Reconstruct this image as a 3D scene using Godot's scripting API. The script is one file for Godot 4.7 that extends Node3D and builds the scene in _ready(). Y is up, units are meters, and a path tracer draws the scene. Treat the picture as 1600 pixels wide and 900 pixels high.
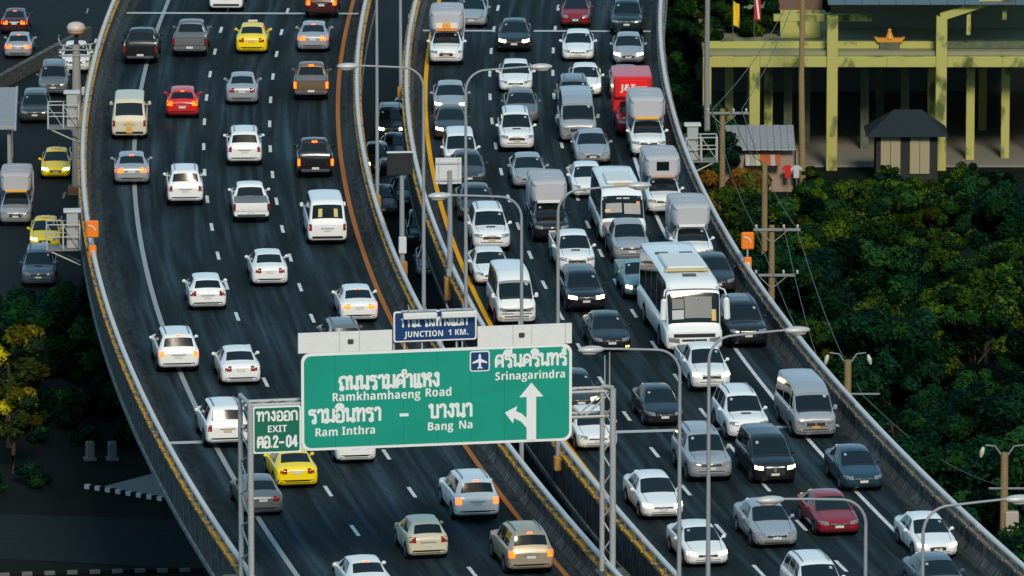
extends Node3D

# Two elevated carriageways seen through a long lens. Metres, y up. The road surface lies at y = 0, the ground at y = -12.
const ONC := [5.008242, 0.0937576, 7.88013e-4, -5.6378e-8, -1.2259e-9]     # x of the oncoming carriageway's reference line as a polynomial in z
const DEP := [-9.965874, 0.0943690, 7.68426e-4, 1.57830e-7, -2.3748e-9]    # the same for the departing carriageway
const Z_LO := -80.0
const Z_HI := 95.0
const GROUND := -12.0

var rng := RandomNumberGenerator.new()
var mats := {}
var taken := {}
var shapes := {}

func _ready() -> void:
	rng.seed = 7
	# ---------- camera, sky, sun, exposure
	var cam := Camera3D.new()
	cam.name = "camera"
	cam.fov = 3.9656
	cam.near = 5.0
	cam.far = 2500.0
	cam.position = Vector3(0, 74.6, 384)
	cam.rotation_degrees = Vector3(-11, 0, 0)
	add_child(cam)
	cam.current = true
	var env := Environment.new()
	env.background_mode = Environment.BG_SKY
	var sky := Sky.new()
	var sm := ProceduralSkyMaterial.new()
	sm.sky_top_color = Color(0.34, 0.50, 0.60)
	sm.sky_horizon_color = Color(0.55, 0.68, 0.75)
	sm.sky_curve = 0.25
	sm.ground_bottom_color = Color(0.07, 0.09, 0.10)
	sm.ground_horizon_color = Color(0.30, 0.33, 0.35)
	sm.sun_angle_max = 1.0
	sky.sky_material = sm
	env.sky = sky
	env.background_energy_multiplier = 1.0
	env.tonemap_mode = Environment.TONE_MAPPER_LINEAR
	env.tonemap_exposure = 1.75
	env.sdfgi_enabled = true
	env.ssao_enabled = true
	env.ssil_enabled = true
	var we := WorldEnvironment.new()
	we.name = "world_environment"
	we.environment = env
	add_child(we)
	var sun := DirectionalLight3D.new()
	sun.name = "sun"
	sun.light_color = Color(1.0, 0.95, 0.86)
	sun.light_energy = 0.5
	sun.light_angular_distance = 12.0
	sun.shadow_enabled = true
	sun.rotation_degrees = Vector3(-33, 9, 0)
	add_child(sun)
	# ---------- structure
	build_ground()
	build_carriageways()
	build_parapets()
	# ---------- things
	build_gantry()
	build_lamps()
	build_roadside()
	build_vehicles()
	build_street_side()
	build_frame_building()
	build_power_lines()
	build_vegetation()

# ------------------------------------------------------------------ helpers
func lin(r: float, g: float, b: float) -> Color:
	return Color(r, g, b).linear_to_srgb()

func mat(key: String, c: Color, rough := 0.7, metal := 0.0, coat := 0.0) -> StandardMaterial3D:
	if mats.has(key):
		return mats[key]
	var m := StandardMaterial3D.new()
	m.resource_name = key
	m.albedo_color = c
	m.roughness = rough
	m.metallic = metal
	if rough >= 0.7 and metal == 0.0:
		m.metallic_specular = 0.2
	if coat > 0.0:
		m.clearcoat_enabled = true
		m.clearcoat = coat
		m.clearcoat_roughness = 0.08
	mats[key] = m
	return m

func glow(key: String, c: Color, energy: float) -> StandardMaterial3D:
	if mats.has(key):
		return mats[key]
	var m := mat(key, c, 0.3)
	m.emission_enabled = true
	m.emission = c
	m.emission_energy_multiplier = energy
	return m

func noise_tex(seed_: int, freq: float, a: Color, b: Color, size := 512, stretch := Vector2(1, 1), octaves := 4, lo := 0.0, hi := 1.0) -> ImageTexture:
	var n := FastNoiseLite.new()
	n.seed = seed_
	n.frequency = freq
	n.fractal_octaves = octaves
	var im := Image.create(size, size, false, Image.FORMAT_RGB8)
	for y in size:
		for x in size:
			# blend the opposite edges so that the tile repeats without a seam
			var fx := float(x) / size
			var v := lerpf(n.get_noise_2d(x * stretch.x, y * stretch.y), n.get_noise_2d((x - size) * stretch.x, y * stretch.y), smoothstep(0.75, 1.0, fx))
			var t := clampf((v * 0.5 + 0.5 - lo) / (hi - lo), 0, 1)
			im.set_pixel(x, y, a.lerp(b, t))
	return ImageTexture.create_from_image(im)

func numbered(called: String) -> String:
	if not taken.has(called):
		taken[called] = 0
		return called
	taken[called] += 1
	return "%s_%03d" % [called, taken[called]]

func thing(called: String, label: String, category: String, at_ := Vector3.ZERO, turn := 0.0, group := "") -> Node3D:
	var o := Node3D.new()
	o.name = numbered(called)
	add_child(o)
	o.position = at_
	o.rotation.y = turn
	o.set_meta("label", label)
	o.set_meta("category", category)
	if group:
		o.set_meta("group", group)
	return o

func part(parent: Node, called: String, mesh: Mesh, m: Material, at_ := Vector3.ZERO, turn := Vector3.ZERO) -> MeshInstance3D:
	var o := MeshInstance3D.new()
	o.name = called
	o.mesh = mesh
	o.material_override = m
	o.position = at_
	o.rotation = turn
	parent.add_child(o, true)
	return o

func struct(called: String, mesh: Mesh, m: Material) -> MeshInstance3D:
	var o := part(self, numbered(called), mesh, m)
	o.set_meta("kind", "structure")
	return o

func st_new() -> SurfaceTool:
	var st := SurfaceTool.new()
	st.begin(Mesh.PRIMITIVE_TRIANGLES)
	return st

func done(st: SurfaceTool, smooth := true) -> ArrayMesh:
	if not smooth:
		st.deindex()
	st.generate_normals()
	return st.commit()

# one triangle whose front faces along n
func tri(st: SurfaceTool, a: Vector3, b: Vector3, c: Vector3, n: Vector3, ua := Vector2.ZERO, ub := Vector2.ZERO, uc := Vector2.ZERO) -> void:
	if (c - a).cross(b - a).dot(n) >= 0.0:
		st.set_uv(ua); st.add_vertex(a)
		st.set_uv(ub); st.add_vertex(b)
		st.set_uv(uc); st.add_vertex(c)
	else:
		st.set_uv(ua); st.add_vertex(a)
		st.set_uv(uc); st.add_vertex(c)
		st.set_uv(ub); st.add_vertex(b)

func quad(st: SurfaceTool, a: Vector3, b: Vector3, c: Vector3, d: Vector3, n: Vector3, ua := Vector2.ZERO, ub := Vector2(1, 0), uc := Vector2(1, 1), ud := Vector2(0, 1)) -> void:
	tri(st, a, b, c, n, ua, ub, uc)
	tri(st, a, c, d, n, ua, uc, ud)

# a chamfered box added to a SurfaceTool through transform t (flat facets)
func add_box(st: SurfaceTool, t: Transform3D, s: Vector3, bevel := 0.0) -> void:
	var h := s * 0.5
	var b: float = minf(bevel, minf(h.x, minf(h.y, h.z)) * 0.9)
	st.set_smooth_group(-1)
	var o := t.origin
	for ax in 3:
		var u := (ax + 1) % 3
		var v := (ax + 2) % 3
		for sg in [-1.0, 1.0]:
			var p := []
			for k in [[-1.0, -1.0], [1.0, -1.0], [1.0, 1.0], [-1.0, 1.0]]:
				var q := Vector3.ZERO
				q[ax] = sg * h[ax]
				q[u] = k[0] * (h[u] - b)
				q[v] = k[1] * (h[v] - b)
				p.append(t * q)
			var n := Vector3.ZERO
			n[ax] = sg
			quad(st, p[0], p[1], p[2], p[3], t.basis * n)
	if b <= 0.0:
		return
	for ax in 3:
		var u := (ax + 1) % 3
		var v := (ax + 2) % 3
		for su in [-1.0, 1.0]:
			for sv in [-1.0, 1.0]:
				var p := []
				for k in [[-1.0, 0], [1.0, 0], [1.0, 1], [-1.0, 1]]:
					var q := Vector3.ZERO
					q[ax] = k[0] * (h[ax] - b)
					q[u] = su * (h[u] - (0.0 if k[1] == 0 else b))
					q[v] = sv * (h[v] - (b if k[1] == 0 else 0.0))
					p.append(t * q)
				var n := Vector3.ZERO
				n[u] = su
				n[v] = sv
				quad(st, p[0], p[1], p[2], p[3], t.basis * n)
	for sx in [-1.0, 1.0]:
		for sy in [-1.0, 1.0]:
			for sz in [-1.0, 1.0]:
				var a := Vector3(sx * h.x, sy * (h.y - b), sz * (h.z - b))
				var c := Vector3(sx * (h.x - b), sy * h.y, sz * (h.z - b))
				var d := Vector3(sx * (h.x - b), sy * (h.y - b), sz * h.z)
				tri(st, t * a, t * c, t * d, t.basis * Vector3(sx, sy, sz))

func box_mesh(s: Vector3, bevel := 0.0) -> ArrayMesh:
	var key := "box %s %s" % [s, bevel]
	if not shapes.has(key):
		var st := st_new()
		add_box(st, Transform3D(), s, bevel)
		shapes[key] = done(st)
	return shapes[key]

# a round bar through points, radius from r0 to r1
func add_tube(st: SurfaceTool, pts: Array, r0: float, r1 := -1.0, seg := 8, caps := true) -> void:
	if r1 < 0.0:
		r1 = r0
	var rings := []
	var up := Vector3.UP
	for i in pts.size():
		var d: Vector3 = (pts[mini(i + 1, pts.size() - 1)] - pts[maxi(i - 1, 0)]).normalized()
		var side := d.cross(up)
		if side.length() < 0.05:
			side = d.cross(Vector3.RIGHT)
		side = side.normalized()
		var upv := side.cross(d).normalized()
		var r := lerpf(r0, r1, float(i) / maxf(1.0, pts.size() - 1))
		var ring := []
		for k in seg:
			var a := TAU * k / seg
			ring.append(pts[i] + (side * cos(a) + upv * sin(a)) * r)
		rings.append(ring)
	st.set_smooth_group(0)
	var run := 0.0
	for i in pts.size() - 1:
		var l: float = (pts[i + 1] - pts[i]).length()
		for k in seg:
			var k2 := (k + 1) % seg
			var n: Vector3 = (rings[i][k] + rings[i][k2]) * 0.5 - pts[i]
			var v0 := float(k) / seg
			var v1 := float(k + 1) / seg
			quad(st, rings[i][k], rings[i + 1][k], rings[i + 1][k2], rings[i][k2], n, Vector2(run, v0), Vector2(run + l, v0), Vector2(run + l, v1), Vector2(run, v1))
		run += l
	if caps:
		st.set_smooth_group(-1)
		for e in [0, pts.size() - 1]:
			var n: Vector3 = (pts[0] - pts[1]) if e == 0 else (pts[e] - pts[e - 1])
			for k in seg:
				tri(st, pts[e], rings[e][k], rings[e][(k + 1) % seg], n)

func tube_mesh(pts: Array, r0: float, r1 := -1.0, seg := 8) -> ArrayMesh:
	var st := st_new()
	add_tube(st, pts, r0, r1, seg)
	return done(st)

# a lathed body about y: profile of Vector2(radius, height)
func add_lathe(st: SurfaceTool, t: Transform3D, prof: Array, seg := 16) -> void:
	st.set_smooth_group(0)
	for i in prof.size() - 1:
		for k in seg:
			var a0 := TAU * k / seg
			var a1 := TAU * (k + 1) / seg
			var p: Vector2 = prof[i]
			var q: Vector2 = prof[i + 1]
			var n2 := Vector2(q.y - p.y, p.x - q.x)
			var am := (a0 + a1) * 0.5
			var n := Vector3(cos(am) * n2.x, n2.y, sin(am) * n2.x)
			quad(st, t * Vector3(cos(a0) * p.x, p.y, sin(a0) * p.x), t * Vector3(cos(a1) * p.x, p.y, sin(a1) * p.x), t * Vector3(cos(a1) * q.x, q.y, sin(a1) * q.x), t * Vector3(cos(a0) * q.x, q.y, sin(a0) * q.x), t.basis * n)

func lathe_mesh(prof: Array, seg := 16) -> ArrayMesh:
	var st := st_new()
	add_lathe(st, Transform3D(), prof, seg)
	return done(st)

# ------------------------------------------------------------------ road geometry
func road_x(c: Array, z: float) -> float:
	var k := clampf(z, Z_LO, Z_HI)
	return c[0] + k * (c[1] + k * (c[2] + k * (c[3] + k * c[4]))) + road_slope(c, z) * (z - k)

func road_slope(c: Array, z: float) -> float:
	var k := clampf(z, Z_LO, Z_HI)
	return c[1] + k * (2.0 * c[2] + k * (3.0 * c[3] + k * 4.0 * c[4]))

func road_turn(c: Array, z: float) -> float:
	return atan(road_slope(c, z))

func on_road(c: Array, z: float, off: float, y := 0.0) -> Vector3:
	var d := road_slope(c, z)
	var l := sqrt(1.0 + d * d)
	return Vector3(road_x(c, z) + off / l, y, z - off * d / l)

# a flat strip along the road between two offsets
func strip_mesh(c: Array, o0: float, o1: float, y: float, z0: float, z1: float, step := 2.0, vscale := 60.0) -> ArrayMesh:
	var st := st_new()
	var n := maxi(1, int(ceil((z1 - z0) / step)))
	for i in n:
		var a := lerpf(z0, z1, float(i) / n)
		var b := lerpf(z0, z1, float(i + 1) / n)
		quad(st, on_road(c, a, o0, y), on_road(c, a, o1, y), on_road(c, b, o1, y), on_road(c, b, o0, y), Vector3.UP, Vector2(0, a / vscale), Vector2(1, a / vscale), Vector2(1, b / vscale), Vector2(0, b / vscale))
	return done(st)

# a solid of the given cross-section (offset, height; counter-clockwise seen from the camera) swept along the road
func sweep_mesh(c: Array, poly: Array, z0: float, z1: float, step := 2.0) -> ArrayMesh:
	var st := st_new()
	var n := maxi(1, int(ceil((z1 - z0) / step)))
	var mid := Vector2.ZERO
	for p in poly:
		mid += p / poly.size()
	for k in poly.size():
		var p: Vector2 = poly[k]
		var q: Vector2 = poly[(k + 1) % poly.size()]
		var out2 := Vector2(q.y - p.y, p.x - q.x)
		if out2.dot((p + q) * 0.5 - mid) < 0:
			out2 = -out2
		st.set_smooth_group(k + 1)
		for i in n:
			var a := lerpf(z0, z1, float(i) / n)
			var b := lerpf(z0, z1, float(i + 1) / n)
			quad(st, on_road(c, a, p.x, p.y), on_road(c, a, q.x, q.y), on_road(c, b, q.x, q.y), on_road(c, b, p.x, p.y), Vector3(out2.x, out2.y, 0), Vector2(a, p.y), Vector2(a, q.y), Vector2(b, q.y), Vector2(b, p.y))
	st.set_smooth_group(-1)
	for e in [z0, z1]:
		for k in range(1, poly.size() - 1):
			tri(st, on_road(c, e, poly[0].x, poly[0].y), on_road(c, e, poly[k].x, poly[k].y), on_road(c, e, poly[k + 1].x, poly[k + 1].y), Vector3(0, 0, -1 if e == z0 else 1))
	return done(st)

# ------------------------------------------------------------------ ground and carriageways
func build_ground() -> void:
	var m := mat("ground_soil", Color.WHITE, 0.95)
	m.albedo_texture = noise_tex(3, 0.02, lin(0.005, 0.009, 0.008), lin(0.013, 0.016, 0.012), 512)
	m.uv1_triplanar = true
	m.uv1_world_triplanar = true
	m.uv1_scale = Vector3(0.06, 0.06, 0.06)
	var st := st_new()
	quad(st, Vector3(-500, GROUND, -700), Vector3(500, GROUND, -700), Vector3(500, GROUND, 420), Vector3(-500, GROUND, 420), Vector3.UP)
	struct("ground", done(st), m)
	var a := mat("street_asphalt", Color.WHITE, 0.85)
	a.albedo_texture = noise_tex(8, 0.03, lin(0.009, 0.015, 0.018), lin(0.019, 0.028, 0.031), 512)
	a.uv1_triplanar = true
	a.uv1_world_triplanar = true
	a.uv1_scale = Vector3(0.11, 0.11, 0.11)
	# streets below: in the gap, to the left, and the junction in front of the thicket of trees
	for p in [[Vector2(-13.5, -190), Vector2(-5.0, -190), Vector2(1.5, -30), Vector2(-6.5, -30)], [Vector2(-37, -190), Vector2(-24.0, -190), Vector2(-19.5, -40), Vector2(-32.5, -40)]]:
		var s2 := st_new()
		quad(s2, Vector3(p[0].x, GROUND + 0.02, p[0].y), Vector3(p[1].x, GROUND + 0.02, p[1].y), Vector3(p[2].x, GROUND + 0.02, p[2].y), Vector3(p[3].x, GROUND + 0.02, p[3].y), Vector3.UP)
		var road := struct("street", done(s2), a)
		road.set_meta("label", "dark asphalt street below the elevated carriageways")
		# lane dashes
		var k := 0
		while k < 20:
			var t := 0.02 + k * 0.05
			var q0: Vector2 = p[0].lerp(p[3], t).lerp(p[1].lerp(p[2], t), 0.62)
			part(road, "lane_dash", box_mesh(Vector3(0.12, 0.006, 2.0)), mat("marking_worn", lin(0.22, 0.23, 0.23), 0.8), Vector3(q0.x, GROUND + 0.027, q0.y))
			k += 1
	var s3 := st_new()
	quad(s3, Vector3(-34, GROUND + 0.016, -6.2), Vector3(-9, GROUND + 0.016, -2.5), Vector3(-6, GROUND + 0.016, 9), Vector3(-34, GROUND + 0.016, 2.5), Vector3.UP)
	struct("junction_street", done(s3), a)

func asphalt(key: String, width: float, lanes: Array, edge_dust: Array, seed_: int) -> StandardMaterial3D:
	var m := mat(key, Color.WHITE, 0.88)
	var w := 384
	var h := 768
	var n := FastNoiseLite.new()
	n.seed = seed_
	n.frequency = 1.0
	n.fractal_octaves = 4
	var im := Image.create(w, h, false, Image.FORMAT_RGB8)
	var base := Color(0.0170, 0.0290, 0.0345)
	for y in h:
		var v := 60.0 * y / h
		for x in w:
			var u := width * x / w
			# streaks of polished stone along the wheel paths, oil between them
			var s0 := n.get_noise_2d(u * 1.5, v * 0.035)
			var s1 := n.get_noise_2d(u * 1.5, (v - 60.0) * 0.035)
			var s := lerpf(s0, s1, smoothstep(45.0, 60.0, v))
			var f := n.get_noise_2d(u * 9.0 + 50.0, v * 5.0)
			var wheel := 0.0
			for l in lanes:
				for sgn in [-0.78, 0.78]:
					wheel = maxf(wheel, 1.0 - absf(u - l - sgn) / 0.42)
			var k := 1.0 + 0.30 * f + clampf(s * 2.0 + 0.05, -0.30, 1.4) * (0.60 + 0.9 * clampf(wheel, 0.0, 1.0))
			k -= 0.30 * clampf(1.0 - wheel * 3.0, 0.0, 1.0) * clampf(0.4 + n.get_noise_2d(u * 0.8 + 90.0, v * 0.12) * 2.0, 0.0, 1.0)
			if n.get_noise_2d(u * 2.2 + 7.0, v * 1.4 + 31.0) > 0.42:
				k *= 0.62
			var c := Color(base.r * k * 0.98, base.g * k, base.b * k * 1.03)
			var e := maxf(1.0 - (u - edge_dust[0]) / 1.3, 1.0 - (edge_dust[1] - u) / 0.9)
			e = clampf(e + n.get_noise_2d(u * 3.0, v * 0.7) * 0.7 - 0.2, 0.0, 1.0)
			c = c.lerp(Color(0.072, 0.068, 0.062), e * 0.8)
			im.set_pixel(x, y, c.linear_to_srgb())
	m.albedo_texture = ImageTexture.create_from_image(im)
	var nm := NoiseTexture2D.new()
	var fn := FastNoiseLite.new()
	fn.seed = 5
	fn.frequency = 0.12
	nm.noise = fn
	nm.width = 256
	nm.height = 256
	nm.seamless = true
	nm.as_normal_map = true
	nm.bump_strength = 2.0
	return m

func concrete(key: String, a: Color, b: Color, seed_: int, stretch := Vector2(1, 1)) -> StandardMaterial3D:
	if mats.has(key):
		return mats[key]
	var m := mat(key, Color.WHITE, 0.9)
	m.albedo_texture = noise_tex(seed_, 0.03, a, b, 384, stretch, 5, 0.2, 0.8)
	return m

func build_carriageways() -> void:
	var white := mat("marking_white", Color.WHITE, 0.75)
	white.albedo_texture = noise_tex(21, 0.06, lin(0.42, 0.44, 0.45), lin(0.72, 0.72, 0.71), 256, Vector2(1, 1), 4, 0.25, 0.6)
	white.uv1_triplanar = true
	white.uv1_world_triplanar = true
	white.uv1_scale = Vector3(0.3, 0.3, 0.3)
	var conc := concrete("deck_concrete", lin(0.05, 0.055, 0.055), lin(0.15, 0.15, 0.14), 31)
	conc.uv1_triplanar = true
	conc.uv1_world_triplanar = true
	conc.uv1_scale = Vector3(0.12, 0.3, 0.12)
	var steel := mat("joint_steel", lin(0.48, 0.50, 0.51), 0.75)
	var z0 := -135.0
	var z1 := 112.0
	for side in 2:
		var c: Array = ONC if side == 0 else DEP
		var o0: float = -7.72 if side == 0 else -9.42
		var o1: float = 5.72 if side == 0 else 4.42
		var lanes := [-5.1, -1.7, 1.75, 4.6] if side == 0 else [-8.3, -5.2, -1.7, 1.8]
		var shifted := []
		for l in lanes:
			shifted.append(l - o0)
		var am := asphalt("asphalt_oncoming" if side == 0 else "asphalt_departing", o1 - o0, shifted, [0.0, o1 - o0], 40 + side)
		var road := struct("oncoming_road" if side == 0 else "departing_road", strip_mesh(c, o0, o1, 0.0, z0, z1), am)
		var deck := part(road, "deck", sweep_mesh(c, [Vector2(o0 - 0.3, -0.02), Vector2(o0 - 0.3, -0.45), Vector2(o0 + 2.4, -1.1), Vector2(o0 + 3.2, -2.3), Vector2(o1 - 3.2, -2.3), Vector2(o1 - 2.4, -1.1), Vector2(o1 + 0.3, -0.45), Vector2(o1 + 0.3, -0.02)], z0, z1, 4.0), conc)
		deck.set_meta("label", "concrete box girder deck of the carriageway")
		var y := 0.006
		# edge lines
		if side == 0:
			part(road, "edge_line", strip_mesh(c, -6.98, -6.76, y, z0, z1), mat("line_yellow", lin(0.88, 0.40, 0.004), 0.75))
			part(road, "edge_line", strip_mesh(c, 3.46, 3.64, y, z0, z1), white)
		else:
			part(road, "edge_line", strip_mesh(c, 3.47, 3.69, y, z0, z1), mat("line_orange", lin(0.40, 0.135, 0.025), 0.7))
			part(road, "edge_line", strip_mesh(c, -7.10, -6.88, y, z0, z1), mat("marking_dull", lin(0.30, 0.32, 0.33), 0.75))
		# dashes: 2 m long, 7.55 m apart
		for line in [[-3.42, -75.6 if side == 0 else -75.4], [0.0, -75.8 if side == 0 else -82.1]]:
			var k := -8
			while k < 25:
				var zc: float = line[1] + k * 7.47
				if zc > z0 + 2 and zc < z1 - 2:
					part(road, "lane_dash", strip_mesh(c, line[0] - 0.08, line[0] + 0.08, y, zc - 1.0, zc + 1.0, 1.0), white)
				k += 1
		# expansion joints
		for zj in ([-75.0, 32.2] if side == 0 else [-81.2, 33.8]):
			var joint := part(road, "expansion_joint", strip_mesh(c, o0 + 0.35, o1 - 0.35, 0.012, zj - 0.26, zj + 0.26, 1.0), steel)
			joint.set_meta("label", "pale expansion joint across the carriageway")
		# piers standing on the ground
		var zp := -110.0
		while zp < 105.0:
			var pst := st_new()
			var pc := on_road(c, zp, (o0 + o1) * 0.5, 0.0)
			add_tube(pst, [Vector3(pc.x, GROUND - 0.2, pc.z), Vector3(pc.x, -4.4, pc.z)], 1.0, 1.0, 16)
			add_box(pst, Transform3D(Basis(Vector3.UP, road_turn(c, zp)), Vector3(pc.x, -3.36, pc.z)), Vector3(7.0, 2.1, 2.0), 0.15)
			part(road, "pier", done(pst), conc)
			zp += 36.0

func build_parapets() -> void:
	var wall := concrete("parapet_concrete", lin(0.022, 0.028, 0.030), lin(0.17, 0.17, 0.165), 51, Vector2(3.0, 0.22))
	wall.uv1_scale = Vector3(0.12, 0.35, 1)
	var coping := concrete("coping_ochre", lin(0.12, 0.10, 0.07), lin(0.55, 0.24, 0.045), 52, Vector2(5, 2))
	coping.albedo_texture = noise_tex(53, 0.05, lin(0.13, 0.12, 0.10), lin(0.58, 0.29, 0.05), 384, Vector2(1, 1), 4, 0.28, 0.48)
	coping.uv1_scale = Vector3(0.06, 0.6, 1)
	var pipe := concrete("rail_paint", lin(0.50, 0.34, 0.20), lin(0.60, 0.59, 0.60), 54)
	pipe.albedo_texture = noise_tex(55, 0.14, lin(0.40, 0.31, 0.21), lin(0.60, 0.60, 0.61), 384, Vector2(1, 1), 4, 0.26, 0.38)
	pipe.roughness = 0.75
	pipe.uv1_scale = Vector3(0.22, 0.6, 1)
	var pale_coping := concrete("coping_pale", lin(0.13, 0.13, 0.125), lin(0.42, 0.27, 0.16), 57)
	pale_coping.uv1_scale = Vector3(0.06, 0.6, 1)
	var post_m := mat("rail_post", lin(0.20, 0.20, 0.19), 0.7, 0.1)
	var fascia := concrete("fascia_concrete", lin(0.07, 0.08, 0.08), lin(0.26, 0.27, 0.27), 56, Vector2(2.0, 0.5))
	fascia.uv1_scale = Vector3(0.12, 0.4, 1)
	var list := [
		[ONC, -7.72, -1.0, "concrete parapet with thick pale rail beside the bright yellow line"],
		[ONC, 5.72, 1.0, "concrete parapet with thick pale rail along the thicket and power poles"],
		[DEP, -9.42, -1.0, "concrete parapet with ochre coping above the dark streets and junction"],
		[DEP, 4.42, 1.0, "concrete parapet with pale rail beside the dull orange line"],
	]
	for p in list:
		var c: Array = p[0]
		var o: float = p[1]
		var s: float = p[2]
		var t := thing("bridge_parapet", p[3], "parapet", Vector3.ZERO, 0.0, "parapets of the two elevated carriageways")
		var z0 := -134.0
		var z1 := 111.0
		# straight outer face, sloping inner foot
		part(t, "wall", sweep_mesh(c, [Vector2(o - s * 0.22, 0.0), Vector2(o - s * 0.02, 0.32), Vector2(o + s * 0.02, 0.80), Vector2(o + s * 0.31, 0.80), Vector2(o + s * 0.33, -0.95), Vector2(o + s * 0.303, -0.95), Vector2(o + s * 0.303, 0.0)], z0, z1), wall)
		part(t, "fascia", sweep_mesh(c, [Vector2(o + s * 0.332, -0.95), Vector2(o + s * 0.332, -0.72), Vector2(o + s * 0.40, -0.76), Vector2(o + s * 0.40, -0.95)], z0, z1), fascia)
		var k := 0
		var zz := z0 + 0.5
		while zz < z1:
			part(t, "rail_post", box_mesh(Vector3(0.26, 0.34, 0.10), 0.02), post_m, on_road(c, zz, o + s * 0.18, 0.97), Vector3(0, road_turn(c, zz), 0))
			if zz + 1.8 < z1:
				var cm: Material = pale_coping if c == ONC and s > 0.0 else coping
				part(t, "coping_block", sweep_mesh(c, [Vector2(o + s * -0.03, 0.802), Vector2(o + s * -0.03, 0.93), Vector2(o + s * 0.40, 0.93), Vector2(o + s * 0.40, 0.802)], zz + 0.16, zz + 1.84, 1.0), cm)
			zz += 2.0
			k += 1
		# the pipe comes in lengths with sleeves between
		var za := z0
		while za < z1 - 1.0:
			var zb := minf(za + 24.0, z1)
			var pts := []
			var q := za
			while q <= zb - 0.12:
				pts.append(on_road(c, q, o + s * 0.16, 1.20))
				q += 2.0
			pts.append(on_road(c, zb - 0.12, o + s * 0.16, 1.20))
			part(t, "rail_pipe", tube_mesh(pts, 0.11, 0.11, 10), pipe)
			za = zb

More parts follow.
